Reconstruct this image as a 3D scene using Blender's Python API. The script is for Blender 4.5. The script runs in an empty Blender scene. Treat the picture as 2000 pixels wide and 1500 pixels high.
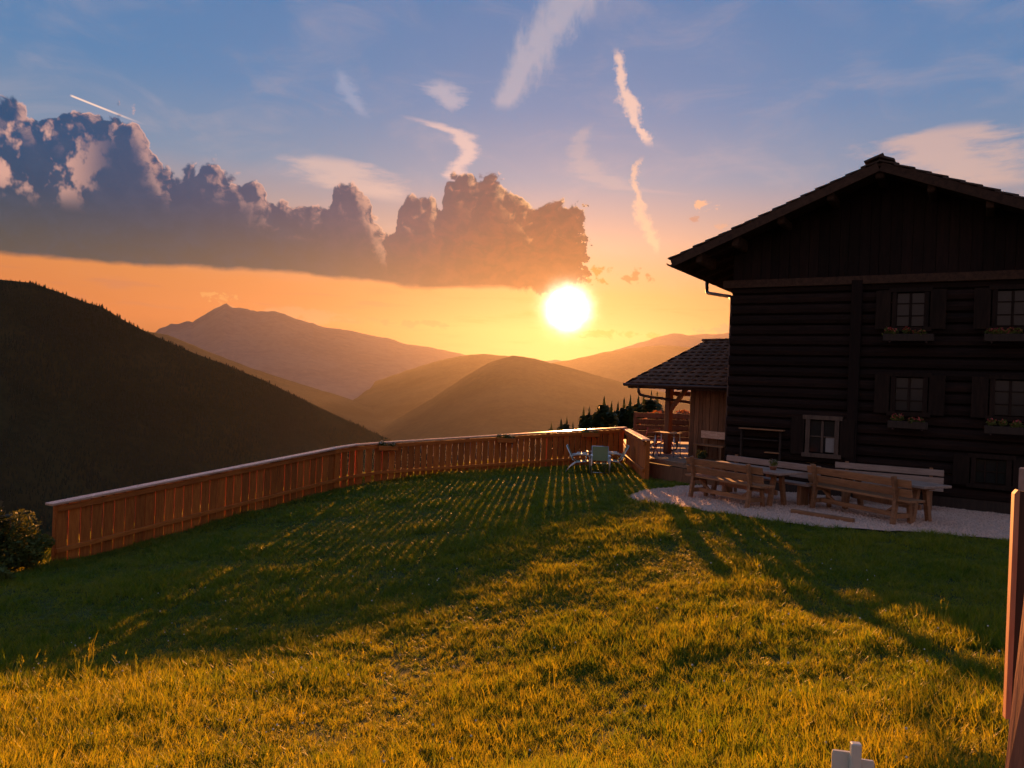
import bpy, bmesh, math, random
import numpy as np
from mathutils import Vector, Matrix, Euler
from mathutils.geometry import delaunay_2d_cdt

random.seed(7); rng = np.random.default_rng(11)
S = bpy.context.scene
COL = S.collection
R = math.radians
PI = math.pi

# ------------------------------------------------------------------ camera
FPX, ROLL, PITCH = 1500.0, R(2.3), R(0.0)
_f = np.array([0, math.cos(PITCH), math.sin(PITCH)]); _R0 = np.array([1., 0, 0]); _U0 = np.array([0, -math.sin(PITCH), math.cos(PITCH)])
_r = math.cos(ROLL)*_R0 + math.sin(ROLL)*_U0; _u = -math.sin(ROLL)*_R0 + math.cos(ROLL)*_U0
cd = bpy.data.cameras.new('camera'); cam = bpy.data.objects.new('camera', cd); COL.objects.link(cam)
cd.sensor_width = 36; cd.lens = 27; cd.clip_start = 0.05; cd.clip_end = 120000
cam.matrix_world = Matrix(((_r[0], _u[0], -_f[0], 0), (_r[1], _u[1], -_f[1], 0), (_r[2], _u[2], -_f[2], 0), (0, 0, 0, 1)))
S.camera = cam
def ray(px, py): return _f + (px-1000)/FPX*_r - (py-750)/FPX*_u      # direction seen in the photograph at a pixel
def at(px, py, Y): d = ray(px, py); return d*Y/d[1]                  # the point on it at depth Y metres
def azel(px, py):
    d = ray(px, py); d = d/np.linalg.norm(d)
    return math.degrees(math.atan2(d[0], d[1])), math.degrees(math.asin(d[2]))

# ------------------------------------------------------------------ exposure and light
EXPO, SKY = 1.6, 0.08
vs = S.view_settings; vs.view_transform = 'Standard'; vs.look = 'None'; vs.gamma = 1; vs.exposure = EXPO; vs.use_curve_mapping = False
S.render.engine = 'CYCLES'
S.cycles.use_denoising = True; S.cycles.use_adaptive_sampling = True; S.cycles.adaptive_threshold = .02
S.cycles.max_bounces = 6; S.cycles.diffuse_bounces = 3; S.cycles.transmission_bounces = 4; S.cycles.transparent_max_bounces = 8
S.cycles.sample_clamp_indirect = 4.0
SUN_AZ, SUN_EL = azel(1108, 603)
sd = bpy.data.lights.new('sun', 'SUN'); sun = bpy.data.objects.new('sun', sd); COL.objects.link(sun)
sd.energy = 5.0; sd.angle = R(0.5); sd.color = (1.0, 0.38, 0.10)
_sv = Vector((math.sin(R(SUN_AZ))*math.cos(R(SUN_EL)), math.cos(R(SUN_AZ))*math.cos(R(SUN_EL)), math.sin(R(SUN_EL))))
sun.rotation_euler = _sv.to_track_quat('Z', 'Y').to_euler()

def lin(c):
    return tuple(((v/255)/12.92 if v/255 <= .04045 else ((v/255+.055)/1.055)**2.4) for v in c)

# ---- a small expression layer over shader nodes
class G:
    def __init__(s, nt): s.nt = nt
    def new(s, t, **k):
        n = s.nt.nodes.new(t)
        for a, b in k.items(): setattr(n, a, b)
        return n
    def put(s, sock, v):
        if isinstance(v, X): s.nt.links.new(v.o, sock)
        elif v is not None:
            try: sock.default_value = v
            except Exception: sock.default_value = (*v, 1)
    def m(s, op, a, b=None, c=None, clamp=False):
        n = s.new('ShaderNodeMath', operation=op); n.use_clamp = clamp
        for i, v in enumerate((a, b, c)):
            if v is not None: s.put(n.inputs[i], v)
        return X(s, n.outputs[0])
    def sm(s, x, a, b, lo=0., hi=1.):
        n = s.new('ShaderNodeMapRange', interpolation_type='SMOOTHSTEP')
        for i, v in enumerate((x, a, b, lo, hi)): s.put(n.inputs[i], v)
        return X(s, n.outputs[0])
    def vec(s, x, y, z=0.):
        n = s.new('ShaderNodeCombineXYZ')
        for i, v in enumerate((x, y, z)): s.put(n.inputs[i], v)
        return X(s, n.outputs[0])
    def noise(s, v, scale, detail=2., rough=.5, dist=0., dim='3D', out=0):
        n = s.new('ShaderNodeTexNoise', noise_dimensions=dim)
        s.put(n.inputs['Vector'], v); n.inputs['Scale'].default_value = scale; n.inputs['Detail'].default_value = detail
        n.inputs['Roughness'].default_value = rough; n.inputs['Distortion'].default_value = dist
        return X(s, n.outputs[out])
    def voro(s, v, scale, smooth=.3):
        n = s.new('ShaderNodeTexVoronoi', voronoi_dimensions='2D', feature='F1')
        s.put(n.inputs['Vector'], v); n.inputs['Scale'].default_value = scale
        return X(s, n.outputs['Distance'])
    def curve(s, x, pts):
        xs = [p[0] for p in pts]; ys = [p[1] for p in pts]; x0, x1, y0, y1 = min(xs), max(xs), min(ys), max(ys)
        n = s.new('ShaderNodeFloatCurve'); c = n.mapping.curves[0]
        q = [((a-x0)/(x1-x0), (b-y0)/(y1-y0)) for a, b in sorted(pts)]
        while len(c.points) < len(q): c.points.new(.5, .5)
        for p, (a, b) in zip(c.points, q): p.location = (a, b); p.handle_type = 'AUTO_CLAMPED'
        n.mapping.update()
        s.put(n.inputs['Value'], (x - x0)*(1/(x1-x0)))
        return X(s, n.outputs[0])*(y1-y0) + y0
    def mix(s, f, a, b, bt='MIX', clamp=True):
        n = s.new('ShaderNodeMix', data_type='RGBA', blend_type=bt); n.clamp_factor = clamp
        s.put(n.inputs[0], f); s.put(n.inputs[6], a); s.put(n.inputs[7], b)
        return X(s, n.outputs[2])
    def ramp(s, x, stops, interp='LINEAR'):
        n = s.new('ShaderNodeValToRGB'); r = n.color_ramp; r.interpolation = interp
        while len(r.elements) < len(stops): r.elements.new(.5)
        for e, (p, c) in zip(r.elements, stops): e.position = p; e.color = (*c, 1)
        s.put(n.inputs[0], x)
        return X(s, n.outputs[0])
class X:
    def __init__(s, g, o): s.g = g; s.o = o
    def __add__(s, b): return s.g.m('ADD', s, b)
    __radd__ = __add__
    def __sub__(s, b): return s.g.m('SUBTRACT', s, b)
    def __rsub__(s, b): return s.g.m('SUBTRACT', b, s)
    def __mul__(s, b): return s.g.m('MULTIPLY', s, b)
    __rmul__ = __mul__
    def __truediv__(s, b): return s.g.m('DIVIDE', s, b)

# ------------------------------------------------------------------ sky
def build_world():
    w = bpy.data.worlds.new('World'); S.world = w; w.use_nodes = True
    nt = w.node_tree; nt.nodes.clear(); g = G(nt)
    K = 1.0/(SKY*2**EXPO)
    def C(*c, k=1.0): return tuple(v*K*k for v in lin(c))
    tc = g.new('ShaderNodeTexCoord'); sx = g.new('ShaderNodeSeparateXYZ'); nt.links.new(tc.outputs['Generated'], sx.inputs[0])
    dx, dy, dz = (X(g, sx.outputs[i]) for i in range(3))
    az = g.m('ARCTAN2', dx, dy)*57.29578
    el = g.m('ARCSINE', dz)*57.29578
    p = g.vec(az, el)
    # angle from the sun
    dt = dx*_sv.x + dy*_sv.y + dz*_sv.z
    ang = g.m('ARCCOSINE', g.m('MINIMUM', dt, 1.0))*57.29578
    sky = g.new('ShaderNodeTexSky', sky_type='NISHITA'); sky.sun_disc = False
    sky.sun_elevation = R(SUN_EL); sky.sun_rotation = R(SUN_AZ); sky.altitude = 1500; sky.air_density = 1.0; sky.dust_density = 2.0; sky.ozone_density = 2.0
    nish = X(g, sky.outputs[0])
    # dusk colours by height, warmer toward the sun, brightened overhead and opposite as fill
    eln = g.m('MULTIPLY', g.m('MAXIMUM', el, 0.), 1/90.)
    warm = g.ramp(eln, [(0, C(150, 86, 48)), (.04, C(206, 106, 36)), (.075, C(216, 126, 52)), (.115, C(188, 150, 130)), (.165, C(116, 140, 168)), (.22, C(82, 128, 174)), (.30, C(74, 122, 174)), (.45, C(82, 126, 178)), (1, C(88, 125, 175))])
    cool = g.ramp(eln, [(0, C(196, 156, 146)), (.08, C(204, 164, 154)), (.16, C(190, 170, 168)), (.30, C(150, 160, 182)), (.5, C(112, 140, 182)), (1, C(88, 125, 175))])
    grad = g.mix(g.sm(ang, 35., 110.), warm, cool)
    base = g.mix(.965, nish, grad)
    # blue deepens to the left of the sun above the cloud, paler to the right
    # thin high veil
    veil = g.noise(g.vec(az*.35 + el*.25, el*.9 - az*.1), .35, 5., .6, .6)
    base = g.mix(g.sm(veil, .45, .8)*.22*g.sm(el, 4., 12.), base, C(214, 186, 178))
    # --- cirrus streaks
    nJ = (g.noise(p, 1.3, 3., .6) - .5)*.9
    nJ = nJ + (g.noise(p, 5.5, 3., .6) - .5)*.45
    nW = {'f': g.noise(g.vec(az, el), 1.6, 4., .62, .3), 'h': g.noise(g.vec(az*.4, el*1.8), .95, 4., .62, .3), 'v': g.noise(g.vec(az*1.3, el*.6), .6, 4., .62, .3)}
    def wisp(base, pts, wid, col, amt, kind='f'):
        q = [azel(*t) for t in pts]
        e = [t[1] for t in q]
        uc = g.curve(el, [(t[1], t[0]) for t in q]); wd = g.curve(el, [(t[1], wv) for t, wv in zip(q, wid)])
        n1 = nW[kind]
        d = g.m('ABSOLUTE', az - uc + nJ)/wd
        msk = g.sm(d + (n1-.5)*1.6, 1.05, .15)*g.sm(el, min(e)-.2, min(e)+.6)*g.sm(el, max(e)+.1, max(e)-.7)
        return g.mix(msk*amt, base, col)
    base = wisp(base, [(1205, 92), (1212, 130), (1216, 170), (1232, 205), (1240, 235), (1258, 265), (1268, 285)], (.35, .55, .55, .95, .5, .45, .3), C(240, 200, 182), .85, 'f')
    base = wisp(base, [(1255, 305), (1238, 340), (1246, 380), (1252, 420), (1270, 460), (1282, 495)], (.2, .35, .35, .7, .6, .25), C(252, 200, 160), .6, 'f')
    base = wisp(base, [(1150, -60), (1115, 0), (1075, 60), (1040, 110), (1010, 165), (985, 215)], (3.6, 3.2, 2.6, 2.2, 1.8, 1.0), C(196, 184, 190), .55, 'v')
    base = wisp(base, [(790, 225), (850, 245), (905, 270), (915, 300), (890, 335), (900, 360)], (.6, 1.4, 1.3, .9, 1.2, 1.2), C(226, 194, 186), .8, 'h')
    base = wisp(base, [(860, 150), (862, 175), (880, 200), (885, 220)], (.5, 2.0, 1.2, .4), C(196, 184, 192), .6, 'h')
    base = wisp(base, [(640, 300), (660, 330), (690, 360), (770, 395)], (1.0, 4.4, 4.4, 2.0), C(228, 192, 176), .6, 'h')
    base = wisp(base, [(660, 130), (680, 180), (715, 230)], (.4, 1.0, .5), C(160, 170, 196), .5, 'h')
    base = wisp(base, [(1880, 235), (1840, 280), (1880, 320), (1920, 370)], (1.5, 5.5, 5.5, 3.0), C(226, 184, 164), .6, 'h')
    base = wisp(base, [(1150, 240), (1130, 290), (1200, 360), (1330, 380)], (.5, 1.0, 2.2, 1.5), C(232, 196, 172), .2, 'h')
    # straight vapour trail upper left
    (a0, e0), (a1, e1) = azel(137, 186), azel(292, 247)
    L = math.hypot(a1-a0, e1-e0); tx, ty = (a1-a0)/L, (e1-e0)/L
    tt = (az-a0)*tx + (el-e0)*ty; nn = g.m('ABSOLUTE', (az-a0)*(-ty) + (el-e0)*tx)
    base = g.mix(g.sm(nn, .085, .02)*g.sm(tt, -.05, .15)*g.sm(tt, L, L*.3), base, C(250, 214, 196))
    # --- glow round the sun
    glow = g.m('EXPONENT', ang*(-1/5.5))
    base = g.mix(1., base, g.mix(glow, (0, 0, 0), C(255, 130, 30, k=.05)), 'ADD')
    glow2 = g.m('EXPONENT', ang*ang*(-1/5.0))
    # --- low streaks along the horizon
    st = g.noise(g.vec(az*.16, el*1.5), 1.0, 6., .6, .4)
    low = g.sm(st, .52, .66)*g.sm(el, 7.5, 5.5)*g.sm(el, 1.5, 3.5)
    base = g.mix(low*.5, base, g.mix(g.sm(ang, 2., 16.), C(232, 140, 70), C(196, 124, 92)))
    # --- the cumulus bank
    T = [(-300, 235), (-150, 190), (0, 200), (50, 204), (85, 228), (120, 215), (165, 214), (200, 232), (226, 214), (256, 216), (276, 244), (292, 280), (304, 304), (332, 336), (380, 322), (412, 316), (450, 344), (508, 362), (534, 402), (560, 388), (612, 402), (640, 414), (650, 380), (666, 366), (696, 364), (716, 378), (730, 420), (742, 438), (768, 452), (780, 408), (796, 390), (850, 388), (862, 402), (870, 362), (884, 348), (905, 345), (960, 348), (1000, 368), (1024, 392), (1044, 412), (1082, 400), (1132, 398), (1141, 430), (1146, 490), (1150, 530), (1158, 562), (1170, 600), (1240, 660)]
    B = [(-300, 482), (0, 499), (250, 520), (500, 531), (700, 549), (830, 566), (950, 564), (1040, 572), (1090, 572), (1120, 560), (1150, 552), (1240, 540)]
    w1 = (g.noise(p, .55, 3., .55) - .5); w2 = (g.noise(g.vec(az+31., el+7.), .55, 3., .55) - .5)
    wr = (g.noise(p, 1.4, 4., .6) - .5)*g.sm(az, 0., 4.5)*2.8
    def field(ox, oy):
        a2 = az + ox + wr; e2 = el + oy + wr*.6
        q = g.vec(a2 + w1*1.2, e2 + w2*1.2)
        top = g.curve(a2 + w1*.7, [azel(*t) for t in T])
        v1 = g.voro(q, .62); v2 = g.voro(q, 1.5)
        return (top - e2) - v1*v1*1.5 - v2*v2*.75 - g.noise(q, 3.0, 4., .62)*.7 + .95
    d = field(0., 0.)
    bs = g.curve(az, [azel(*t) for t in B])
    far = g.sm(az, -120., -60.)
    bsd = el - bs + (g.noise(g.vec(az*.5, el), .8, 4., .55) - .5)*.7 + (g.noise(g.vec(az, el*.7), 1.5, 4., .6) - .5)*g.sm(az, -1.5, 2.5)*2.6
    msk = g.sm(d, -.04, .30)*g.sm(bsd, -.12, .38)*far
    # lit side: density falls toward the sun
    sdx, sdy = (SUN_AZ - az), (SUN_EL - el)
    ln = g.m('SQRT', sdx*sdx + sdy*sdy + .01)
    d2 = field(sdx/ln*.42 + .10, sdy/ln*.10 + .30)
    lit = g.sm(d - d2, .15, .95)
    rim = g.sm(d, .62, .03)
    hb = el - bs
    body = g.mix(g.sm(hb, .2, 5.2), C(66, 76, 76), C(10, 68, 100))
    body = g.mix(g.sm(hb, 3., 8.5)*g.sm(ang, 14., 26.), body, C(0, 74, 116))
    body = g.mix(g.sm(ang, 17., 2.)*.85, body, C(12, 26, 42))
    body = g.mix(g.sm(hb, 2.4, .2)*.35*g.sm(ang, 8., 30.), body, C(70, 76, 78))
    bil = g.noise(g.vec(az + w2*2., el*1.25 + w1*2.), .85, 6., .6)
    body = g.mix(g.sm(bil, .35, .72)*.20, body, g.mix(g.sm(ang, 5., 22.), C(176, 104, 74), C(70, 92, 118)))
    edge = g.mix(g.sm(ang, 3., 20.), C(255, 200, 132, k=1.15), C(246, 186, 164, k=.95))
    upper = g.sm(bsd, .5, 2.0)
    rl = g.sm(d - d2, .30, 1.15)*g.sm(d, 3.4, .3)*g.sm(bil, .34, .58)*.58
    el_up = g.m('MAXIMUM', rim*g.sm(lit, .05, .6)*.95, rl)
    # sunlit patches on the left towers
    pa = g.sm(g.noise(g.vec(az*1.1+3., el*.8), .42, 4., .6), .50, .60)*g.sm(az, -27.5, -31.5)*g.sm(hb, 3., 5.)
    el_up = g.m('MAXIMUM', el_up*upper, pa*.75)
    ccol = g.mix(el_up, body, edge)
    res = g.mix(msk, base, ccol)
    # ragged cloud scraps right of the bank
    nS = {0: g.noise(g.vec(az, el*1.3), 1.1, 4., .6, .4), 1: g.noise(g.vec(az+40., el*1.6), .6, 4., .6, .4)}
    def scraps(res, x0, y0, rx, ry, thr, cin, sc, k):
        a, e = azel(x0, y0)
        u = (az-a)*(1/rx); v = (el-e)*(1/ry)
        n = nS[0 if sc > .8 else 1]
        f = n - (u*u + v*v)*.22
        return g.mix(g.sm(f, thr, thr+.10)*.9, res, cin)
    res = scraps(res, 1170, 545, 1.6, 1.2, .44, C(205, 118, 54), 1.1, 3.)
    res = scraps(res, 1240, 540, 1.9, .8, .45, C(176, 112, 76), 1.0, 8.)
    res = scraps(res, 1385, 402, 1.6, .5, .42, C(232, 176, 140), 1.0, 14.)
    res = scraps(res, 1365, 428, 1.0, .28, .40, C(176, 134, 122), 1.2, 23.)
    res = scraps(res, 1410, 440, .7, .35, .42, C(200, 160, 140), 1.2, 29.)
    res = scraps(res, 1425, 645, 3.2, .75, .42, C(184, 124, 96), .7, 41.)
    res = scraps(res, 560, 615, 5.5, .7, .38, C(214, 142, 96), .55, 53.)
    res = scraps(res, 420, 580, 1.6, .6, .42, C(226, 156, 92), .9, 59.)
    res = scraps(res, 800, 632, 4.5, .42, .42, C(206, 126, 84), .5, 67.)
    res = scraps(res, 1180, 650, 6.5, .5, .44, C(226, 132, 62), .5, 71.)
    # sun disc and its aureole, brighter than anything round it
    angn = ang*(1. + (g.noise(p, 1.1, 3., .6) - .5)*.28)
    core = g.m('EXPONENT', angn*angn*(-1/1.20))
    halo = g.m('EXPONENT', angn*(-1/1.25))
    res = g.mix(1., res, g.mix(core, (0, 0, 0), C(255, 238, 205, k=11.0)), 'ADD')
    res = g.mix(1., res, g.mix(halo, (0, 0, 0), C(255, 150, 40, k=.7)), 'ADD')
    bg = g.new('ShaderNodeBackground'); bg.inputs['Strength'].default_value = SKY
    w.cycles.sampling_method = 'NONE'
    nt.links.new(res.o, bg.inputs['Color'])
    out = g.new('ShaderNodeOutputWorld'); nt.links.new(bg.outputs[0], out.inputs['Surface'])
build_world()

# ------------------------------------------------------------------ helpers
def tag(o, label=None, cat=None, group=None, kind=None):
    if label: o['label'] = label
    if cat: o['category'] = cat
    if group: o['group'] = group
    if kind: o['kind'] = kind
    return o
def empty(name, loc=(0, 0, 0), rz=0.0):
    o = bpy.data.objects.new(name, None); COL.objects.link(o); o.location = loc; o.rotation_euler = (0, 0, rz); o.empty_display_size = .1
    return o
def obj(name, me, mat=None, parent=None, loc=(0, 0, 0), rot=(0, 0, 0)):
    if mat is not None and not me.materials: me.materials.append(mat)
    o = bpy.data.objects.new(name, me); COL.objects.link(o); o.location = loc; o.rotation_euler = rot
    if parent: o.parent = parent
    return o
def mesh(name, v, f, smooth=False):
    me = bpy.data.meshes.new(name); me.from_pydata([tuple(map(float, p)) for p in v], [], [tuple(map(int, q)) for q in f]); me.update()
    if smooth: me.polygons.foreach_set('use_smooth', [True]*len(me.polygons))
    return me
_bc = {}
def boxme(sx, sy, sz, bev, mat):
    k = (round(sx, 4), round(sy, 4), round(sz, 4), bev, mat.name)
    if k not in _bc:
        bm = bmesh.new(); bmesh.ops.create_cube(bm, size=1); bmesh.ops.scale(bm, vec=(sx, sy, sz), verts=bm.verts)
        if bev: bmesh.ops.bevel(bm, geom=bm.edges[:], offset=bev, segments=1, affect='EDGES', profile=.5)
        me = bpy.data.meshes.new('box'); bm.to_mesh(me); bm.free(); me.materials.append(mat); _bc[k] = me
    return _bc[k]
def box(name, size, loc, mat, parent=None, rot=(0, 0, 0), bev=.004):
    return obj(name, boxme(*size, bev, mat), mat, parent, loc, rot)
def beam(name, p0, p1, w, h, mat, parent=None, bev=.004, up=(0, 0, 1)):
    """A squared timber from p0 to p1: w across, h high."""
    a, b = Vector(p0), Vector(p1); d = b-a; L = d.length; x = d.normalized(); y = Vector(up).cross(x)
    if y.length < 1e-4: y = Vector((0, 1, 0)).cross(x)
    y.normalize(); z = x.cross(y)
    o = obj(name, boxme(round(L, 3), w, h, bev, mat), mat, parent, (a+b)/2)
    o.rotation_euler = Matrix((x, y, z)).transposed().to_euler()
    return o
def tube_data(pts, rad, n=8, caps=True):
    V, Fc = [], []
    P = [Vector(p) for p in pts]; rr = rad if isinstance(rad, (list, tuple)) else [rad]*len(P)
    prev = None
    for i, q in enumerate(P):
        d = (P[min(i+1, len(P)-1)] - P[max(i-1, 0)]).normalized()
        x = d.cross(Vector((0, 0, 1))) if prev is None else (prev - d*prev.dot(d))
        if x.length < 1e-4: x = d.cross(Vector((1, 0, 0)))
        x.normalize(); prev = x; y = d.cross(x)
        for k in range(n):
            a = 2*PI*k/n; V.append(q + (x*math.cos(a) + y*math.sin(a))*rr[i])
    for i in range(len(P)-1):
        for k in range(n): Fc.append((i*n+k, i*n+(k+1) % n, (i+1)*n+(k+1) % n, (i+1)*n+k))
    if caps: Fc.append(tuple(range(n))[::-1]); Fc.append(tuple(range((len(P)-1)*n, len(P)*n)))
    return V, Fc
def tube(name, pts, rad, mat, parent=None, n=8):
    v, f = tube_data(pts, rad, n); return obj(name, mesh(name, v, f, True), mat, parent)
def prism(name, outline, y0, y1, mat, parent=None, loc=(0, 0, 0), rot=(0, 0, 0)):
    """Outline in local x-z, extruded along local y."""
    n = len(outline); v = [(x, y0, z) for x, z in outline] + [(x, y1, z) for x, z in outline]
    f = [tuple(range(n)), tuple(range(2*n-1, n-1, -1))] + [(i, n+i, n+(i+1) % n, (i+1) % n) for i in range(n)]
    me = mesh(name, v, f); bm = bmesh.new(); bm.from_mesh(me); bmesh.ops.recalc_face_normals(bm, faces=bm.faces); bm.to_mesh(me); bm.free()
    return obj(name, me, mat, parent, loc, rot)
def vnoise(x, y, seed=0):
    x = np.asarray(x, float); y = np.asarray(y, float); xi = np.floor(x).astype(np.int64); yi = np.floor(y).astype(np.int64); fx = x-xi; fy = y-yi
    fx = fx*fx*(3-2*fx); fy = fy*fy*(3-2*fy)
    def h(a, b):
        n = (a*374761393 + b*668265263 + seed*1274126177) & 0x7fffffff; n = ((n ^ (n >> 13))*1274126177) & 0x7fffffff
        return ((n ^ (n >> 16)) & 0xffff)/65535.0
    return (h(xi, yi)*(1-fx)+h(xi+1, yi)*fx)*(1-fy) + (h(xi, yi+1)*(1-fx)+h(xi+1, yi+1)*fx)*fy
def fbm(x, y, oct=5, seed=0, gain=.5):
    s, a, t = 0, 1., 0
    for i in range(oct): s = s + a*vnoise(np.asarray(x)*2**i, np.asarray(y)*2**i, seed+i*17); t += a; a *= gain
    return s/t

# ------------------------------------------------------------------ materials
def material(name):
    m = bpy.data.materials.new(name); m.use_nodes = True; nt = m.node_tree; b = nt.nodes['Principled BSDF']; return m, G(nt), b
def coords(g, scale=(1, 1, 1), rnd=True):
    tc = g.new('ShaderNodeTexCoord'); mp = g.new('ShaderNodeMapping'); mp.inputs['Scale'].default_value = scale
    g.nt.links.new(tc.outputs['Object'], mp.inputs[0]); v = X(g, mp.outputs[0])
    oi = g.new('ShaderNodeObjectInfo'); rn = X(g, oi.outputs['Random'])
    if rnd:
        n = g.new('ShaderNodeVectorMath', operation='ADD'); g.put(n.inputs[0], v)
        g.nt.links.new(g.vec(rn*37., rn*91., rn*53.).o, n.inputs[1]); v = X(g, n.outputs[0])
    return v, rn
def wood(name, c1, c2, scale=(14, 14, 1.6), rough=.75, bump=.35, var=.35, spec=.3):
    m, g, b = material(name); v, rn = coords(g, scale)
    n1 = g.noise(v, 1.6, 6., .65, .4); n2 = g.noise(v, 7., 3., .6)
    f = g.m('ADD', n1*.8, n2*.3); col = g.mix(g.sm(f, .32, .78), c1, c2)
    n = g.new('ShaderNodeHueSaturation'); g.put(n.inputs['Color'], col); g.put(n.inputs['Value'], rn*var + (1-var*.5)); g.put(n.inputs['Saturation'], 1.)
    g.nt.links.new(n.outputs[0], b.inputs['Base Color'])
    g.put(b.inputs['Roughness'], g.m('ADD', n2*.2, rough-.1)); b.inputs['Specular IOR Level'].default_value = spec
    bp = g.new('ShaderNodeBump'); bp.inputs['Strength'].default_value = bump; bp.inputs['Distance'].default_value = .004; g.put(bp.inputs['Height'], f)
    g.nt.links.new(bp.outputs[0], b.inputs['Normal'])
    return m
def plain(name, c, rough=.6, metal=0., var=.15, scale=8., spec=.5, rv=0.):
    m, g, b = material(name); v, rn = coords(g, (scale,)*3)
    n = g.noise(v, 1., 4., .6); col = g.mix(n, tuple(x*(1-var) for x in c), tuple(min(1, x*(1+var)) for x in c))
    if rv: h = g.new('ShaderNodeHueSaturation'); g.put(h.inputs['Color'], col); g.put(h.inputs['Value'], rn*rv + (1-rv*.5)); col = X(g, h.outputs[0])
    g.nt.links.new(col.o, b.inputs['Base Color']); b.inputs['Roughness'].default_value = rough; b.inputs['Metallic'].default_value = metal
    b.inputs['Specular IOR Level'].default_value = spec
    return m
def leafy(name, c1, c2, trans=.45, rough=.6, nscale=1.2, tb=1.0):
    m, g, b = material(name); nt = g.nt
    geo = g.new('ShaderNodeNewGeometry'); oi = g.new('ShaderNodeObjectInfo')
    n = g.noise(X(g, geo.outputs['Position']), nscale, 3., .6)
    f = g.m('ADD', n*.7, X(g, oi.outputs['Random'])*.45); col = g.mix(g.sm(f, .3, .85), c1, c2)
    nt.links.new(col.o, b.inputs['Base Color']); b.inputs['Roughness'].default_value = rough; b.inputs['Specular IOR Level'].default_value = .25
    t = g.new('ShaderNodeBsdfTranslucent')
    tcol = g.mix(1., col, (1.22*tb, .86*tb, .26*tb), 'MULTIPLY')
    nt.links.new(tcol.o, t.inputs['Color'])
    mx = g.new('ShaderNodeMixShader'); mx.inputs[0].default_value = trans
    nt.links.new(b.outputs[0], mx.inputs[1]); nt.links.new(t.outputs[0], mx.inputs[2])
    nt.links.new(mx.outputs[0], nt.nodes['Material Output'].inputs['Surface'])
    return m
M = {}
M['fence'] = wood('fence_larch', (.26, .062, .008), (.47, .138, .022), var=.5)
M['cap'] = wood('fence_cap_wood', (.40, .22, .15), (.62, .39, .29), (1.6, 14, 14), rough=.26, var=.15, spec=.9)
M['rail'] = wood('fence_rail_wood', (.26, .062, .008), (.47, .138, .022), (1.6, 14, 14), var=.25)
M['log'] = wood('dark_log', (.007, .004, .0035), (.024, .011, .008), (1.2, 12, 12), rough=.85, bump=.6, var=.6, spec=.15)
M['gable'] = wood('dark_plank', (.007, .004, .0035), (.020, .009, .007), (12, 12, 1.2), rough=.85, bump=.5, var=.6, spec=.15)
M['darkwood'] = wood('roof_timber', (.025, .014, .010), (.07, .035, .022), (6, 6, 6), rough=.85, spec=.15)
M['bench'] = wood('bench_pine', (.17, .070, .030), (.33, .155, .07), (1.6, 14, 14), rough=.6, var=.3)
M['benchleg'] = wood('bench_leg_pine', (.15, .063, .028), (.29, .135, .062), (12, 12, 1.6), rough=.65, var=.3)
M['grey'] = wood('weathered_bench_wood', (.20, .13, .10), (.34, .235, .19), (1.6, 14, 14), rough=.6, var=.2)
M['shed'] = wood('shed_board', (.10, .045, .022), (.22, .10, .05), (12, 12, 1.2), rough=.8, var=.5)
M['tile'] = plain('roof_tile', (.13, .062, .036), .85, var=.35, scale=5, spec=.1, rv=.6)
M['shingle'] = plain('roof_shingle', (.055, .035, .028), .85, var=.35, scale=5, spec=.2)
M['metal'] = plain('gutter_metal', (.06, .035, .03), .45, .6, scale=3)
M['frame'] = wood('window_frame_wood', (.05, .03, .022), (.11, .07, .05), (12, 12, 2))
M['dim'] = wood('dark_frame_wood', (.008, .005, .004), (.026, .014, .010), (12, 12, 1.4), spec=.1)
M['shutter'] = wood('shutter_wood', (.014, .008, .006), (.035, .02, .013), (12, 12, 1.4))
M['curtain'] = plain('curtain_cloth', (.20, .18, .17), .9)
M['pale'] = plain('pale_petal', (.5, .47, .42), .8)
M['deck'] = wood('deck_board', (.16, .085, .05), (.30, .17, .10), (1.6, 14, 14), rough=.7)
M['white'] = plain('white_plastic', (.74, .74, .72), .45, var=.05)
M['panel'] = plain('marker_panel', (.50, .52, .46), .5, var=.12)
M['shadeface'] = wood('shade_face', (.030, .016, .011), (.075, .038, .024), (14, 14, 1.2), rough=.85, bump=.7, spec=.15)  # board face colour darkened to stand for its shade
M['litedge'] = wood('lit_edge', (.34, .12, .06), (.52, .22, .12), (14, 14, 1.4), rough=.6)  # paler colour standing for sunlight on the board edge
M['alu'] = plain('aluminium_tube', (.62, .62, .62), .3, .9, var=.05)
M['sling'] = plain('green_sling_fabric', (.16, .18, .07), .7)
M['red'] = plain('red_paint', (.5, .03, .02), .4)
M['dark'] = plain('dark_plastic', (.03, .03, .03), .6)
M['bark'] = wood('bark', (.05, .03, .02), (.11, .07, .05), (8, 8, 2), rough=.95, bump=.8)
M['post'] = wood('reddish_post', (.16, .055, .030), (.36, .14, .075), (16, 16, 1.2), rough=.8, bump=.7, var=.1)
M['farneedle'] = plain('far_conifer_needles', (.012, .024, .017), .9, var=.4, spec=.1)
M['needle'] = leafy('spruce_needles', (.018, .032, .012), (.05, .075, .025), .25)
M['leaf'] = leafy('shrub_leaves', (.05, .075, .018), (.15, .17, .04), .4)
M['blossom'] = leafy('pinkish_leaves', (.16, .07, .04), (.32, .14, .08), .45)
M['flower'] = plain('red_petal', (.45, .06, .06), .6)
M['pinkflower'] = plain('pink_petal', (.45, .28, .36), .6)
M['terracotta'] = plain('terracotta', (.28, .11, .06), .8)
M['grass'] = leafy('grass_blade', (.050, .098, .009), (.135, .155, .018), .5, .5, .55, 2.7)
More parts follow.
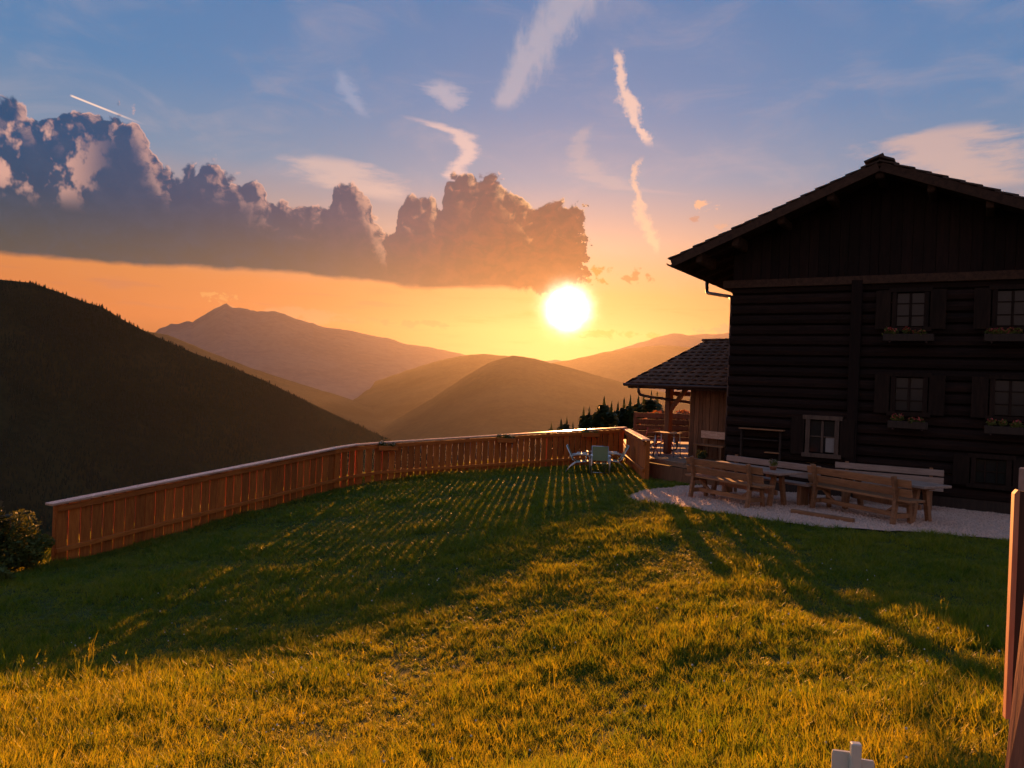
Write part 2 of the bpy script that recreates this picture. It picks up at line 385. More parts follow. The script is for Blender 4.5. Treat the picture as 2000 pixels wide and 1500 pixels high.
def glass():
    m, g, b = material('window_glass'); b.inputs['Base Color'].default_value = (.012, .012, .014, 1); b.inputs['Roughness'].default_value = .12; b.inputs['Specular IOR Level'].default_value = .25
    return m
M['glass'] = glass()
def soil():
    m, g, b = material('lawn_soil'); geo = g.new('ShaderNodeNewGeometry'); P = X(g, geo.outputs['Position'])
    n = g.noise(P, .6, 6., .65); n2 = g.noise(P, 9., 4., .6)
    c = g.mix(g.sm(n, .35, .7), (.030, .045, .010), (.065, .070, .018)); c = g.mix(g.sm(n2, .55, .8)*.5, c, (.07, .05, .025))
    g.nt.links.new(c.o, b.inputs['Base Color']); b.inputs['Roughness'].default_value = .95; b.inputs['Specular IOR Level'].default_value = .1
    return m
M['soil'] = soil()
def gravel():
    m, g, b = material('gravel_bed'); geo = g.new('ShaderNodeNewGeometry'); P = X(g, geo.outputs['Position'])
    n = g.noise(P, 45., 3., .7); n2 = g.noise(P, 1.2, 4., .6)
    c = g.mix(g.sm(n, .3, .75), (.38, .22, .155), (.70, .46, .36)); c = g.mix(g.sm(n2, .45, .75)*.4, c, (.36, .22, .16))
    g.nt.links.new(c.o, b.inputs['Base Color']); b.inputs['Roughness'].default_value = .9
    bp = g.new('ShaderNodeBump'); bp.inputs['Strength'].default_value = .8; bp.inputs['Distance'].default_value = .02; g.put(bp.inputs['Height'], n); g.nt.links.new(bp.outputs[0], b.inputs['Normal'])
    return m
M['gravel'] = gravel(); M['pebble'] = plain('pebble', (.56, .37, .29), .85, var=.3)
def hillmat(name, c1, c2, sc):
    m, g, b = material(name); geo = g.new('ShaderNodeNewGeometry'); P = X(g, geo.outputs['Position'])
    n = g.noise(P, sc, 8., .62); n2 = g.noise(P, sc*14, 4., .7)
    c = g.mix(g.sm(n*.7 + n2*.4, .42, .68), c1, c2)
    g.nt.links.new(c.o, b.inputs['Base Color']); b.inputs['Roughness'].default_value = 1.; b.inputs['Specular IOR Level'].default_value = 0.
    return m
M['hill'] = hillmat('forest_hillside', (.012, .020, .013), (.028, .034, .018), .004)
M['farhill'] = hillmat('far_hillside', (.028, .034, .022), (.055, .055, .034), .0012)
M['rock'] = hillmat('mountain_rock', (.09, .09, .10), (.13, .125, .125), .0004)
M['valley'] = hillmat('valley_meadow', (.03, .04, .016), (.09, .09, .04), .003)
#BODY
# ------------------------------------------------------------------ ground
CTRL = np.array([(-9.1, 15.6, -4.06), (-7.41, 18.9, -3.80), (-4.83, 24, -3.36), (-.73, 25.4, -2.91), (3.0, 26.5, -2.67), (4.0, 22.0, -2.58), (4.1, 19.5, -2.52),
    (4.13, 17.4, -2.45), (5.0, 16, -2.43), (6.5, 16.3, -2.42), (7.3, 14.5, -2.40), (3.6, 16, -2.46), (5.74, 14.1, -2.42), (8.7, 13.6, -2.42), (9.0, 16.5, -2.42), (12, 15, -2.42), (11, 12, -2.38), (7, 19, -2.45), (8, 24, -2.5), (6, 30, -2.6),
    (-2.07, 11, -3.38), (-4.5, 10, -3.68), (-8.5, 13, -3.84), (.1, 5.5, -2.74), (-3.9, 6, -3.14), (2.7, 4, -1.98), (1.8, 8.5, -2.68), (.1, 8.5, -3.0), (3.6, 7.5, -2.36), (.1, 14, -2.95), (1.25, 17, -2.76), (2.8, 24, -2.70),
    (-5.87, 9, -3.70), (-2.2, 7, -3.12), (0, 0, -1.65), (1.5, 2, -1.70), (0, 2.5, -2.0), (-3, 2.5, -2.5), (-8, 5, -3.6), (6, 4, -1.9), (6, 8, -2.3), (10, 8, -2.25), (3, -5, -1.0), (-6, -5, -1.8), (10, -4, -.8)])
def _tps(r2): return np.where(r2 > 1e-9, .5*r2*np.log(np.maximum(r2, 1e-9)), 0)
_n = len(CTRL); _A = np.zeros((_n+3, _n+3)); _dx = CTRL[:, None, :2]-CTRL[None, :, :2]
_A[:_n, :_n] = _tps((_dx**2).sum(-1)) + np.eye(_n)*.8; _A[:_n, _n] = 1; _A[:_n, _n+1:] = CTRL[:, :2]; _A[_n:, :_n] = _A[:_n, _n:].T
_W = np.linalg.solve(_A, np.r_[CTRL[:, 2], 0, 0, 0])
EDGE = np.array([(-60, -30), (-16, 4), (-11.6, 12), (-10.2, 16), (-5.3, 24.9), (3.9, 27.6), (5.0, 31.5), (14, 35), (70, 40)], float)
def _edge(x, y):
    """Signed distance beyond the terrace edge (positive on the valley side)."""
    best = np.full(x.shape, 1e9); sg = np.zeros(x.shape)
    for a, b in zip(EDGE[:-1], EDGE[1:]):
        d = b-a; t = np.clip(((x-a[0])*d[0]+(y-a[1])*d[1])/(d@d), 0, 1); qx, qy = a[0]+t*d[0], a[1]+t*d[1]
        dist = np.hypot(x-qx, y-qy); side = d[0]*(y-a[1])-d[1]*(x-a[0])
        k = dist < best-1e-9; best = np.where(k, dist, best); sg = np.where(k, np.sign(side), sg)
    return best*sg
def gz(x, y):
    x = np.atleast_1d(np.asarray(x, float)); y = np.atleast_1d(np.asarray(y, float))
    r = np.hypot(x, y); k = np.minimum(1, 40/np.maximum(r, 1e-6)); xc, yc = x*k, y*k
    r2 = (xc[:, None]-CTRL[None, :, 0])**2 + (yc[:, None]-CTRL[None, :, 1])**2
    z = _tps(r2)@_W[:_n] + _W[_n] + xc*_W[_n+1] + yc*_W[_n+2]
    z = np.clip(z, -4.6, -.5)
    z = z + (fbm(x*.55, y*.55, 3, 5)-.5)*.035
    s = _edge(x, y); sp = np.maximum(s-.3, 0)
    z = z - np.where(sp < 3, .5*sp*sp/6*1.0, .5*(sp-1.5))
    return np.maximum(z, -700 + (fbm(x*.002, y*.002, 4, 9)-.5)*30)
def g1(x, y): return float(gz([x], [y])[0])

def build_ground():
    rs = np.r_[0, np.linspace(.4, 34, 150), np.geomspace(35, 26500, 88)]
    az = np.r_[np.linspace(-45, 45, 181), np.linspace(50, 310, 53)]; az = R(1)*az
    na = len(az); V = []; 
    rr, aa = np.meshgrid(rs, az, indexing='ij'); x = (rr*np.sin(aa)).ravel(); y = (rr*np.cos(aa)).ravel()
    z = np.concatenate([gz(x[i:i+20000], y[i:i+20000]) for i in range(0, len(x), 20000)])
    F = []; mi = []
    for i in range(len(rs)-1):
        for k in range(na):
            k2 = (k+1) % na; F.append((i*na+k, i*na+k2, (i+1)*na+k2, (i+1)*na+k)); mi.append(0 if rs[i] < 90 else 1)
    me = mesh('ground', np.c_[x, y, z], F, True); me.materials.append(M['soil']); me.materials.append(M['valley']); me.polygons.foreach_set('material_index', mi)
    bm = bmesh.new(); bm.from_mesh(me); bmesh.ops.remove_doubles(bm, verts=bm.verts, dist=1e-4); bmesh.ops.recalc_face_normals(bm, faces=bm.faces)
    bm.to_mesh(me); bm.free()
    if me.polygons[100].normal.z < 0: me.flip_normals()
    tag(obj('ground', me), kind='structure')
build_ground()

# ------------------------------------------------------------------ hills and mountains
def hill(name, sil, D0, D1, front, back, zb, mat, rows=60, px_step=6, rough=.10, jag=0., seed=0, power=1.15):
    sil = sorted(sil); sx = [p[0] for p in sil]; sy = [p[1] for p in sil]
    xs = np.arange(sx[0], sx[-1]+1, px_step); ys = np.interp(xs, sx, sy)
    if jag: ys = ys - (fbm(xs*.045, xs*0, 5, seed+3, .6)-.5)*jag
    Ds = np.interp(xs, [sx[0], sx[-1]], [D0, D1])
    ridge = np.array([at(a, b, d) for a, b, d in zip(xs, ys, Ds)])
    ss = np.r_[-np.linspace(1, 0, rows)**1.0, np.linspace(0, 1, 14)[1:]]
    V = np.zeros((len(ss), len(xs), 3))
    for i, s in enumerate(ss):
        Y = Ds + (front*s if s < 0 else back*s); k = Y/Ds
        V[i, :, 0] = ridge[:, 0]*k; V[i, :, 1] = Y
        prof = (1-abs(s))**power
        nz = (fbm(V[i, :, 0]/front*3.2, V[i, :, 1]/front*2.0, 6, seed, .55)-.5)*2
        amp = min(abs(s)*6, 1)*(1-abs(s)*.5)
        V[i, :, 2] = zb + (ridge[:, 2]-zb)*np.clip(prof + nz*rough*amp, 0, 1.0 if s <= 0 else 1)
    ny, nx = len(ss), len(xs)
    idx = np.arange(ny*nx).reshape(ny, nx)
    F = np.stack([idx[:-1, :-1], idx[:-1, 1:], idx[1:, 1:], idx[1:, :-1]], -1).reshape(-1, 4)
    o = tag(obj(name, mesh(name, V.reshape(-1, 3), F, True), mat), kind='structure')
    return o, V
far_, _ = hill('far_mountain', [(40, 700), (180, 672), (296, 656), (312, 642), (322, 640), (334, 633), (350, 634), (366, 629), (376, 631), (390, 622), (404, 612), (414, 604), (428, 599), (440, 592), (452, 600), (470, 602), (500, 610), (540, 609), (580, 622), (640, 640), (720, 652), (800, 672), (900, 690), (1000, 700), (1100, 706), (1220, 715)], 19500, 21000, 8500, 4000, -700, M['rock'], jag=9, seed=21, rough=.16)
farr, _ = hill('far_mountain', [(1040, 712), (1120, 704), (1180, 690), (1240, 672), (1285, 658), (1312, 651), (1345, 655), (1420, 650), (1500, 640), (1700, 650), (1900, 700), (2100, 720)], 20000, 19000, 7500, 4000, -700, M['rock'], jag=6, seed=33, rough=.14)
mid_r, _ = hill('hill', [(980, 730), (1060, 712), (1120, 702), (1180, 688), (1230, 680), (1290, 674), (1340, 678), (1400, 686), (1500, 680), (1700, 670), (1950, 700), (2200, 740)], 18000, 17500, 5000, 1000, -700, M['farhill'], jag=3, seed=41)
mid_l, _ = hill('hill', [(250, 640), (330, 655), (420, 692), (500, 722), (580, 748), (640, 766), (700, 785), (780, 815), (860, 840), (930, 860)], 11000, 12500, 4000, 1500, -700, M['farhill'], jag=3, seed=51)
ctr, _ = hill('hill', [(560, 830), (640, 790), (690, 765), (740, 742), (800, 722), (850, 706), (900, 695), (940, 691), (990, 695), (1040, 706), (1100, 722), (1180, 750), (1300, 790), (1400, 820)], 15500, 15000, 6000, 1500, -700, M['farhill'], jag=4, seed=61)
ctr2, _ = hill('hill', [(700, 860), (780, 815), (850, 774), (910, 733), (960, 706), (1003, 694), (1040, 699), (1090, 712), (1150, 728), (1230, 752), (1320, 770), (1450, 800), (1700, 850)], 9500, 9000, 4200, 1200, -700, M['farhill'], jag=4, seed=71)
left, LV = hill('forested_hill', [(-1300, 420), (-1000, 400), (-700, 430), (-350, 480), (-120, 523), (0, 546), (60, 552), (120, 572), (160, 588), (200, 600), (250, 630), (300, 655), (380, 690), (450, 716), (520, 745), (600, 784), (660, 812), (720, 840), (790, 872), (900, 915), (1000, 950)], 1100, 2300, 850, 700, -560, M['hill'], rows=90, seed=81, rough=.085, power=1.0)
obj_hills = [far_, farr, mid_r, mid_l, ctr, ctr2, left]

def scatter(name, pts, rots, scls, pick, protos, mats, label, cat):
    """One stuff object: geometry nodes set small meshes on measured points."""
    me = bpy.data.meshes.new(name); me.from_pydata([tuple(p) for p in pts], [], [])
    a = me.attributes.new('rot', 'FLOAT_VECTOR', 'POINT'); a.data.foreach_set('vector', np.asarray(rots, np.float32).ravel())
    a = me.attributes.new('scl', 'FLOAT_VECTOR', 'POINT'); a.data.foreach_set('vector', np.asarray(scls, np.float32).ravel())
    a = me.attributes.new('pick', 'INT', 'POINT'); a.data.foreach_set('value', np.asarray(pick, np.int32))
    o = obj(name, me); tag(o, label, cat, kind='stuff')
    ng = bpy.data.node_groups.new(name, 'GeometryNodeTree')
    ng.interface.new_socket('Geometry', in_out='INPUT', socket_type='NodeSocketGeometry'); ng.interface.new_socket('Geometry', in_out='OUTPUT', socket_type='NodeSocketGeometry')
    N = ng.nodes; L = ng.links; gi = N.new('NodeGroupInput'); go = N.new('NodeGroupOutput'); jn = N.new('GeometryNodeJoinGeometry')
    def attr(nm, ty): n = N.new('GeometryNodeInputNamedAttribute'); n.data_type = ty; n.inputs[0].default_value = nm; return n.outputs[0]
    ra, sa, pa = attr('rot', 'FLOAT_VECTOR'), attr('scl', 'FLOAT_VECTOR'), attr('pick', 'INT')
    e2r = N.new('FunctionNodeEulerToRotation'); L.new(ra, e2r.inputs[0])
    for i, pm in enumerate(protos):
        src = bpy.data.objects.new(name+'_piece', pm)
        if not pm.materials: pm.materials.append(mats[i % len(mats)])
        oi = N.new('GeometryNodeObjectInfo'); oi.inputs['Object'].default_value = src; oi.inputs['As Instance'].default_value = True
        cmp = N.new('FunctionNodeCompare'); cmp.data_type = 'INT'; cmp.operation = 'EQUAL'; L.new(pa, cmp.inputs[2]); cmp.inputs[3].default_value = i
        ip = N.new('GeometryNodeInstanceOnPoints'); L.new(gi.outputs[0], ip.inputs['Points']); L.new(cmp.outputs[0], ip.inputs['Selection'])
        L.new(oi.outputs['Geometry'], ip.inputs['Instance']); L.new(e2r.outputs[0], ip.inputs['Rotation']); L.new(sa, ip.inputs['Scale']); L.new(ip.outputs[0], jn.inputs[0])
    L.new(jn.outputs[0], go.inputs[0])
    md = o.modifiers.new('scatter', 'NODES'); md.node_group = ng
    return o
def far_conifer(seed):
    r = random.Random(seed); V, F = [], []
    for k, (z0, z1, rad) in enumerate([(.02, .5, .22), (.28, .76, .17), (.55, 1.0, .105)]):
        b = len(V); n = 6
        for i in range(n): a = 2*PI*i/n + k; V.append((math.cos(a)*rad*r.uniform(.7, 1.2), math.sin(a)*rad*r.uniform(.7, 1.2), z0+r.uniform(-.05, .05)))
        V.append((r.uniform(-.01, .01), r.uniform(-.01, .01), z1))
        for i in range(n): F.append((b+i, b+(i+1) % n, b+n))
    return mesh('far_conifer', V, F)
def build_forest():
    ny, nx, _ = LV.shape; n = 52000
    i = rng.uniform(0, 1, n)**.75*(89.5); j = rng.uniform(0, nx-1.01, n)
    i0 = i.astype(int); j0 = j.astype(int); fi = (i-i0)[:, None]; fj = (j-j0)[:, None]; i1 = np.minimum(i0+1, ny-1)
    P = (LV[i0, j0]*(1-fj)+LV[i0, j0+1]*fj)*(1-fi) + (LV[i1, j0]*(1-fj)+LV[i1, j0+1]*fj)*fi
    keep = fbm(P[:, 0]*.004, P[:, 1]*.004, 4, 3) > .37; P = P[keep]; P[:, 2] -= 1; n = len(P)
    s = rng.uniform(6, 11, n)*(.45+1.1*fbm(P[:, 0]*.008, P[:, 1]*.008, 3, 8)); w = s*rng.uniform(.9, 1.3, n)
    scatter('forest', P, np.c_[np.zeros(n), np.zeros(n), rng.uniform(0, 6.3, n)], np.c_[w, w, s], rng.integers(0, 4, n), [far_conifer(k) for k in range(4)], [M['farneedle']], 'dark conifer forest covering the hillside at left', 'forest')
build_forest()

# ------------------------------------------------------------------ gravel terrace and timber deck
PATIO = np.array([at(1226, 962, 18.2)[:2], at(1240, 975, 17.3)[:2], at(1300, 986, 16.4)[:2], at(1400, 1003, 15.4)[:2], at(1500, 1018, 14.7)[:2], at(1600, 1031, 14.1)[:2], at(1700, 1040, 13.9)[:2], at(1800, 1046, 13.8)[:2], at(1950, 1056, 13.5)[:2], (10.6, 13.2), (12.5, 13.0), (12.6, 16.5), (9.5, 18.4), (6.2, 20.2), (5.4, 20.4), (4.6, 20.2), at(1300, 948, 19.6)[:2], at(1250, 953, 19.0)[:2]])
def inside(poly, x, y):
    r = np.zeros(x.shape, bool); n = len(poly)
    for i in range(n):
        a, b = poly[i], poly[(i+1) % n]; c = (a[1] > y) != (b[1] > y)
        r ^= c & (x < (b[0]-a[0])*(y-a[1])/(b[1]-a[1]+1e-12)+a[0])
    return r
def rough_outline(poly, step=.18, amp=.09):
    out = []
    for a, b in zip(poly, np.roll(poly, -1, 0)):
        n = max(1, int(np.hypot(*(b-a))/step))
        for k in range(n):
            q = a+(b-a)*k/n; out.append(q + rng.uniform(-amp, amp, 2))
    return np.array(out)
def build_patio():
    ol = rough_outline(PATIO); lo, hi = ol.min(0), ol.max(0)
    gx, gy = np.meshgrid(np.arange(lo[0], hi[0], .35), np.arange(lo[1], hi[1], .35)); gx, gy = gx.ravel(), gy.ravel(); k = inside(ol, gx, gy)
    pts = [Vector(p) for p in ol] + [Vector(p) for p in np.c_[gx[k], gy[k]]]
    r = delaunay_2d_cdt(pts, [], [list(range(len(ol)))], 1, 1e-5)
    v = np.array([tuple(p) for p in r[0]]); z = gz(v[:, 0], v[:, 1])+.035
    o = tag(obj('gravel_terrace', mesh('gravel_terrace', np.c_[v, z], r[2], True), M['gravel']), kind='structure')
    if o.data.polygons[0].normal.z < 0: o.data.flip_normals()
    n = 16000; x = rng.uniform(lo[0], hi[0], n); y = rng.uniform(lo[1], hi[1], n); k = inside(ol, x, y); x, y = x[k], y[k]
    peb = []
    for q in range(3):
        bm = bmesh.new(); bmesh.ops.create_icosphere(bm, subdivisions=1, radius=.5); rr = random.Random(q)
        for vv in bm.verts: vv.co *= rr.uniform(.75, 1.2)
        me = bpy.data.meshes.new('pebble'); bm.to_mesh(me); bm.free(); peb.append(me)
    s = rng.uniform(.02, .045, len(x))
    scatter('gravel', np.c_[x, y, gz(x, y)+.04], rng.uniform(0, 6, (len(x), 3)), np.c_[s, s*rng.uniform(.6, 1, len(x)), s*.6], rng.integers(0, 3, len(x)), peb, [M['pebble']], 'loose pale grey gravel under the benches by the house', 'gravel')
build_patio()
DECK_Z = -2.02
def build_deck():
    poly = [(4.08, 22.4), (4.8, 21.05), (5.72, 20.5), (8.9, 25.8), (8.6, 31.2), (4.5, 30.6), (4.08, 26.6)]
    root = tag(empty('timber_deck', (4.08, 22.4, DECK_Z)), 'low wooden deck under the tiled porch roof left of the house', 'deck')
    n = len(poly); c = np.array(poly) - np.array((4.08, 22.4))
    v = [(x, y, 0) for x, y in c] + [(x, y, -.09) for x, y in c]
    f = [tuple(range(n)), tuple(range(2*n-1, n-1, -1))] + [(i, n+i, n+(i+1) % n, (i+1) % n) for i in range(n)]
    me = mesh('platform', v, f); bm = bmesh.new(); bm.from_mesh(me); bmesh.ops.recalc_face_normals(bm, faces=bm.faces); bm.to_mesh(me); bm.free()
    obj('platform', me, M['deck'], root)
    for (a, b) in ((0, 1), (1, 2), (5, 6), (6, 0)):
        p, q = c[a], c[b]; beam('fascia', (*p*1.0, -.36), (*q, -.36), .05, .5, M['shed'], root)
    # boards of the platform nearest the lawn
    d = Vector((.72, -1.35, 0)).normalized(); nrm = Vector((1.35, .72, 0)).normalized()
    for k in range(9):
        o = Vector((.06, -.02, .018)) + nrm*(k*.145+.05); beam('board', o, o + d*1.42, .13, .03, M['deck'], root)
build_deck()

# ------------------------------------------------------------------ fence along the drop
FA, FB, FC, FD = Vector((-9.13, 15.6, 0)), Vector((-4.86, 24.0, 0)), Vector((4.0, 26.8, 0)), Vector((3.80, 21.6, 0))
def build_fence():
    root = tag(empty('board_fence', (FA.x, FA.y, g1(FA.x, FA.y))), 'long reddish board fence with pale cap rail bending along the lawn edge above the valley', 'fence')
    o0 = Vector(root.location)
    def run(A, B, zt0, zt1, pitch, bw, slope_end=False, cap=True, zl0=None):
        d = (B-A); L = d.length; t = d.normalized(); n = Vector((-t.y, t.x, 0))     # n points to the valley
        if n.y < 0 and abs(n.y) > abs(n.x): n = -n
        N = int(L/pitch); ang = math.atan2(t.y, t.x)
        zb0, zb1 = g1(A.x, A.y), g1(B.x, B.y)
        for k in range(N):
            s = (k+.5)*pitch*L/(N*pitch); p = A + t*s; u = s/L
            zt = zt0+(zt1-zt0)*u - .05; zb = g1(p.x, p.y) - .06
            jw = random.uniform(-.008, .006)
            q = p + n*(.035 + random.uniform(-.004, .004)) - o0
            h = zt-zb
            me = boxme(round(bw+jw, 3), .025, round(h, 2), .003, M['fence'])
            obj('board', me, M['fence'], root, (q.x, q.y, (zt+zb)/2-o0.z), (random.uniform(-.006, .006), random.uniform(-.008, .008), ang))
        a0, b0 = A-o0, B-o0
        if cap:
            ex = t*(.16 if A is FA else .03)
            beam('cap_rail', Vector((a0.x, a0.y, zt0-o0.z)) - ex + n*.03, Vector((b0.x, b0.y, zt1-o0.z)) + t*.04 + n*.03, .24, .05, M['cap'], root, bev=.008)
        beam('upper_rail', Vector((a0.x, a0.y, zt0-o0.z-.11)) - n*.02, Vector((b0.x, b0.y, zt1-o0.z-.11)) - n*.02, .05, .11, M['rail'], root)
        zl0_, zl1_ = zb0+.30, zb1+.30
        beam('lower_rail', Vector((a0.x, a0.y, zl0_-o0.z)) - n*.02, Vector((b0.x, b0.y, zl1_-o0.z)) - n*.02, .06, .09, M['rail'], root)
        m = max(2, int(L/2.1))
        for k in range(m+1):
            p = A + t*min(max(L*k/m, .06), L-.06) + n*.105; zb = g1(p.x, p.y)-.2; zt = zt0+(zt1-zt0)*k/m-.03; q = p-o0
            box('post', (.10, .10, round(zt-zb, 3)), (q.x, q.y, (zt+zb)/2-o0.z), M['rail'], root, (0, 0, ang))
    tA, tB = (FB-FA).normalized(), (FC-FB).normalized(); LA, LB = (FB-FA).length, (FC-FB).length
    B1, B2_ = FB - tA*.9, FB + tB*.9; Bm = (B1+B2_)/2*.45 + FB*.55; za = lambda s: -2.80 + .71*s/LA; zb = lambda s: -2.09 + .73*s/LB
    run(FA, B1, -2.80, za(LA-.9), .252, .234); run(B1, Bm, za(LA-.9), -2.085, .225, .205); run(Bm, B2_, -2.085, zb(.9), .215, .195)
    run(B2_, FC, zb(.9), -1.36, .200, .172)
    run(FC + Vector((.02, -.1, 0)), FD, -1.42, -1.42, .16, .156)
    return root
build_fence()

# ------------------------------------------------------------------ foliage builders
def leaf_cloud(clumps, n, size, seed, flat=.0):
    """Many leaf-sized faces spread through the volume of several clumps (x, y, z, rx, ry, rz)."""
    r = np.random.default_rng(seed); V = []; F = []
    w = np.array([c[3]*c[4]*c[5] for c in clumps]); w = w/w.sum()
    for k in range(n):
        c = clumps[r.choice(len(clumps), p=w)]
        d = r.normal(size=3); d /= np.linalg.norm(d); rad = r.uniform(.35, 1.08)**.6
        p = np.array(c[:3]) + d*rad*np.array(c[3:])
        a = r.normal(size=3); a[2] *= .6; a /= np.linalg.norm(a); b = np.cross(a, r.normal(size=3)); b /= np.linalg.norm(b)+1e-9
        s = size*r.uniform(.6, 1.5); i = len(V)
        V += [p-a*s, p+b*s*.42, p+a*s, p-b*s*.42]; F.append((i, i+1, i+2, i+3))
    return mesh('foliage', V, F)
def conifer_crown(h, seed, rmax=.2, bushy=1.0):
    r = random.Random(seed); V, F = [], []
    z = .06*h
    while z < h*.985:
        u = z/h; L = rmax*1.15*h*(1-u)**.98 + .010*h; nb = r.randint(6, 9); ph = r.uniform(0, 6.3)
        for k in range(nb):
            a = ph + 2*PI*k/nb + r.uniform(-.3, .3); l = L*r.uniform(.65, 1.15); dx, dy = math.cos(a), math.sin(a); dr = r.uniform(.10, .42)
            for q in range(4):
                t0, t1 = q/4, (q+1)/4+.1; w = (.20-.11*t0)*l*bushy+.012*h
                def P(t, s): 
                    zz = z - dr*l*t + .22*l*t*t*1.4 + r.uniform(-.015, .015)*h*.4; return (dx*l*t - dy*s, dy*l*t + dx*s, zz)
                i = len(V); m = (t0+t1)/2
                V += [P(t0, 0), P(m, w*r.uniform(.6, 1.1)), P(t1, 0), P(m, -w*r.uniform(.6, 1.1))]; F.append((i, i+1, i+2, i+3))
                p = P(m, r.uniform(-w, w)*.5); i = len(V); hgt = w*r.uniform(.5, 1.0)
                V += [(p[0]-dx*w*.5, p[1]-dy*w*.5, p[2]), (p[0]+dx*w*.5, p[1]+dy*w*.5, p[2]), (p[0]+dy*.02, p[1]-dx*.02, p[2]-hgt)]; F.append((i, i+1, i+2))
        z += h*r.uniform(.022, .034)*(1.1-.65*u)
    i = len(V); w = .012*h
    V += [(-w, 0, h*.95), (w, 0, h*.95), (0, 0, h*1.03), (0, -w, h*.95), (0, w, h*.95)]; F += [(i, i+1, i+2), (i+3, i+4, i+2)]
    return mesh('crown', V, F)
CON = [conifer_crown(1.0, s, rm, b) for s, rm, b in ((1, .17, 1.), (2, .20, 1.1), (3, .15, .9), (4, .23, 1.2))]
def trunk_mesh():
    v, f = tube_data([(0, 0, -.04), (0, 0, .3), (.004, 0, .65), (0, .003, .97)], [.022, .016, .010, .002], 7); return mesh('trunk', v, f, True)
TRK = trunk_mesh()
for m_ in CON: m_.materials.append(M['needle'])
TRK.materials.append(M['bark'])
def spruce(px, py, Y, h, v, label, wide=1.0, group='spruces beyond the fence'):
    p = at(px, py, Y); root = tag(empty('spruce_tree', (p[0], p[1], p[2]-h)), label, 'tree', group)
    for nm, me in (('crown', CON[v]), ('trunk', TRK)):
        o = obj(nm, me, None, root); o.scale = (h*wide, h*wide, h); o.rotation_euler.z = random.uniform(0, 6)
    return root
SPR = [(1077, 833, 62, 13, 0, 1., 'tiny spruce tip, leftmost of those showing above the fence cap'),
       (1096, 826, 60, 13, 2, 1., 'second spruce tip from the left just above the fence cap'),
       (1107, 822, 58, 14, 0, 1., 'taller one of the small spruce tips left of the gap in the treeline'),
       (1119, 832, 60, 13, 1, 1., 'small spruce tip right at the gap in the treeline'),
       (1140, 804, 56, 15, 2, 1., 'slim spruce at the left end of the dense row behind the fence'),
       (1151, 803, 54, 15, 0, 1., 'slim spruce, second in the dense row behind the fence'),
       (1168, 801, 52, 14, 3, 1.2, 'low broad spruce, third in the dense row behind the fence'),
       (1180, 786, 52, 16, 3, 1.25, 'broad dark spruce standing tallest in the left half of the row'),
       (1194, 796, 50, 15, 1, 1.2, 'broad spruce just right of the tall dark one'),
       (1207, 794, 54, 15, 2, 1., 'thin spruce midway along the dense row behind the fence'),
       (1219, 788, 51, 15, 0, 1., 'slim pointed spruce above the corner of the fence'),
       (1231, 784, 50, 16, 2, 1., 'slim pointed spruce just right of the fence corner'),
       (1247, 781, 49, 16, 0, 1.05, 'pointed spruce in front of the porch gutter pipe'),
       (1257, 780, 52, 16, 2, .95, 'narrow spruce close left of the rounded treetop'),
       (1272, 776, 48, 16, 3, 1.35, 'bushy spruce with twin tips, nearest the porch post'),
       (1283, 777, 50, 16, 1, 1.1, 'last spruce of the row, close to the porch post')]
for px, py, Y, h, v, wd, lb in SPR: spruce(px, py, Y, h, v, lb, wd)
def broad_tree(px, py, Y, h, rad, label, mat, seed):
    p = at(px, py, Y); root = tag(empty('broadleaf_tree', (p[0], p[1], p[2]-h)), label, 'tree')
    cl = [(0, 0, h-rad*.9, rad, rad, rad*.85), (rad*.7, .1, h-rad*1.3, rad*.7, rad*.7, rad*.6), (-rad*.7, 0, h-rad*1.4, rad*.75, rad*.7, rad*.6), (.1, 0, h-rad*2, rad, rad, rad*.8)]
    obj('crown', leaf_cloud(cl, 2600, .13, seed), mat, root)
    v, f = tube_data([(0, 0, -.4), (.05, 0, h*.5), (0, .05, h*.85)], [.16, .11, .04], 8); obj('trunk', mesh('trunk', v, f, True), M['bark'], root)
broad_tree(1291, 799, 42, 9, 1.0, 'round leafy tree with reddish backlit top beside the porch post', M['blossom'], 5)
broad_tree(1335, 801, 40, 8, .75, 'small round tree seen through the porch between post and wall', M['blossom'], 6)

def bush_left():
    root = tag(empty('spruce_tree', (-9.95, 14.6, g1(-9.95, 14.6)-.1)), 'dark young spruce cut off by the left picture edge below the fence end', 'tree')
    for nm, me, sc in (('crown', CON[3], 2.5), ('trunk', TRK, 2.5)):
        o = obj(nm, me, None, root); o.scale = (sc*1.15, sc*1.15, sc*.95)
    for (x, y, h, w, lb, sd) in ((-9.66, 14.9, 1.35, .58, 'sunlit yellow green shrub below the left end of the fence', 3), (-9.36, 15.1, .80, .42, 'low golden shrub touching the left end of the fence', 4), (-9.1, 13.75, .42, .30, 'small leafy weed clump at the lawn edge by the left picture edge', 8)):
        z = g1(x, y); rt = tag(empty('shrub', (x, y, z-.05)), lb, 'shrub')
        rr = random.Random(sd)
        cl = [(rr.uniform(-w, w)*.6, rr.uniform(-w, w)*.6, h*rr.uniform(.3, .85), w*rr.uniform(.35, .6), w*rr.uniform(.35, .6), h*rr.uniform(.14, .26)) for _ in range(9)]
        obj('foliage', leaf_cloud(cl, 2600 if w > .4 else 1100, .038, sd), M['leaf'], rt)
        for k in range(4):
            a = rr.uniform(0, 6.3); tube('stem', [(0, 0, 0), (math.cos(a)*w*.3, math.sin(a)*w*.3, h*.5), (math.cos(a)*w*.5, math.sin(a)*w*.5, h*.85)], [.014, .01, .004], M['bark'], rt, 6)
bush_left()

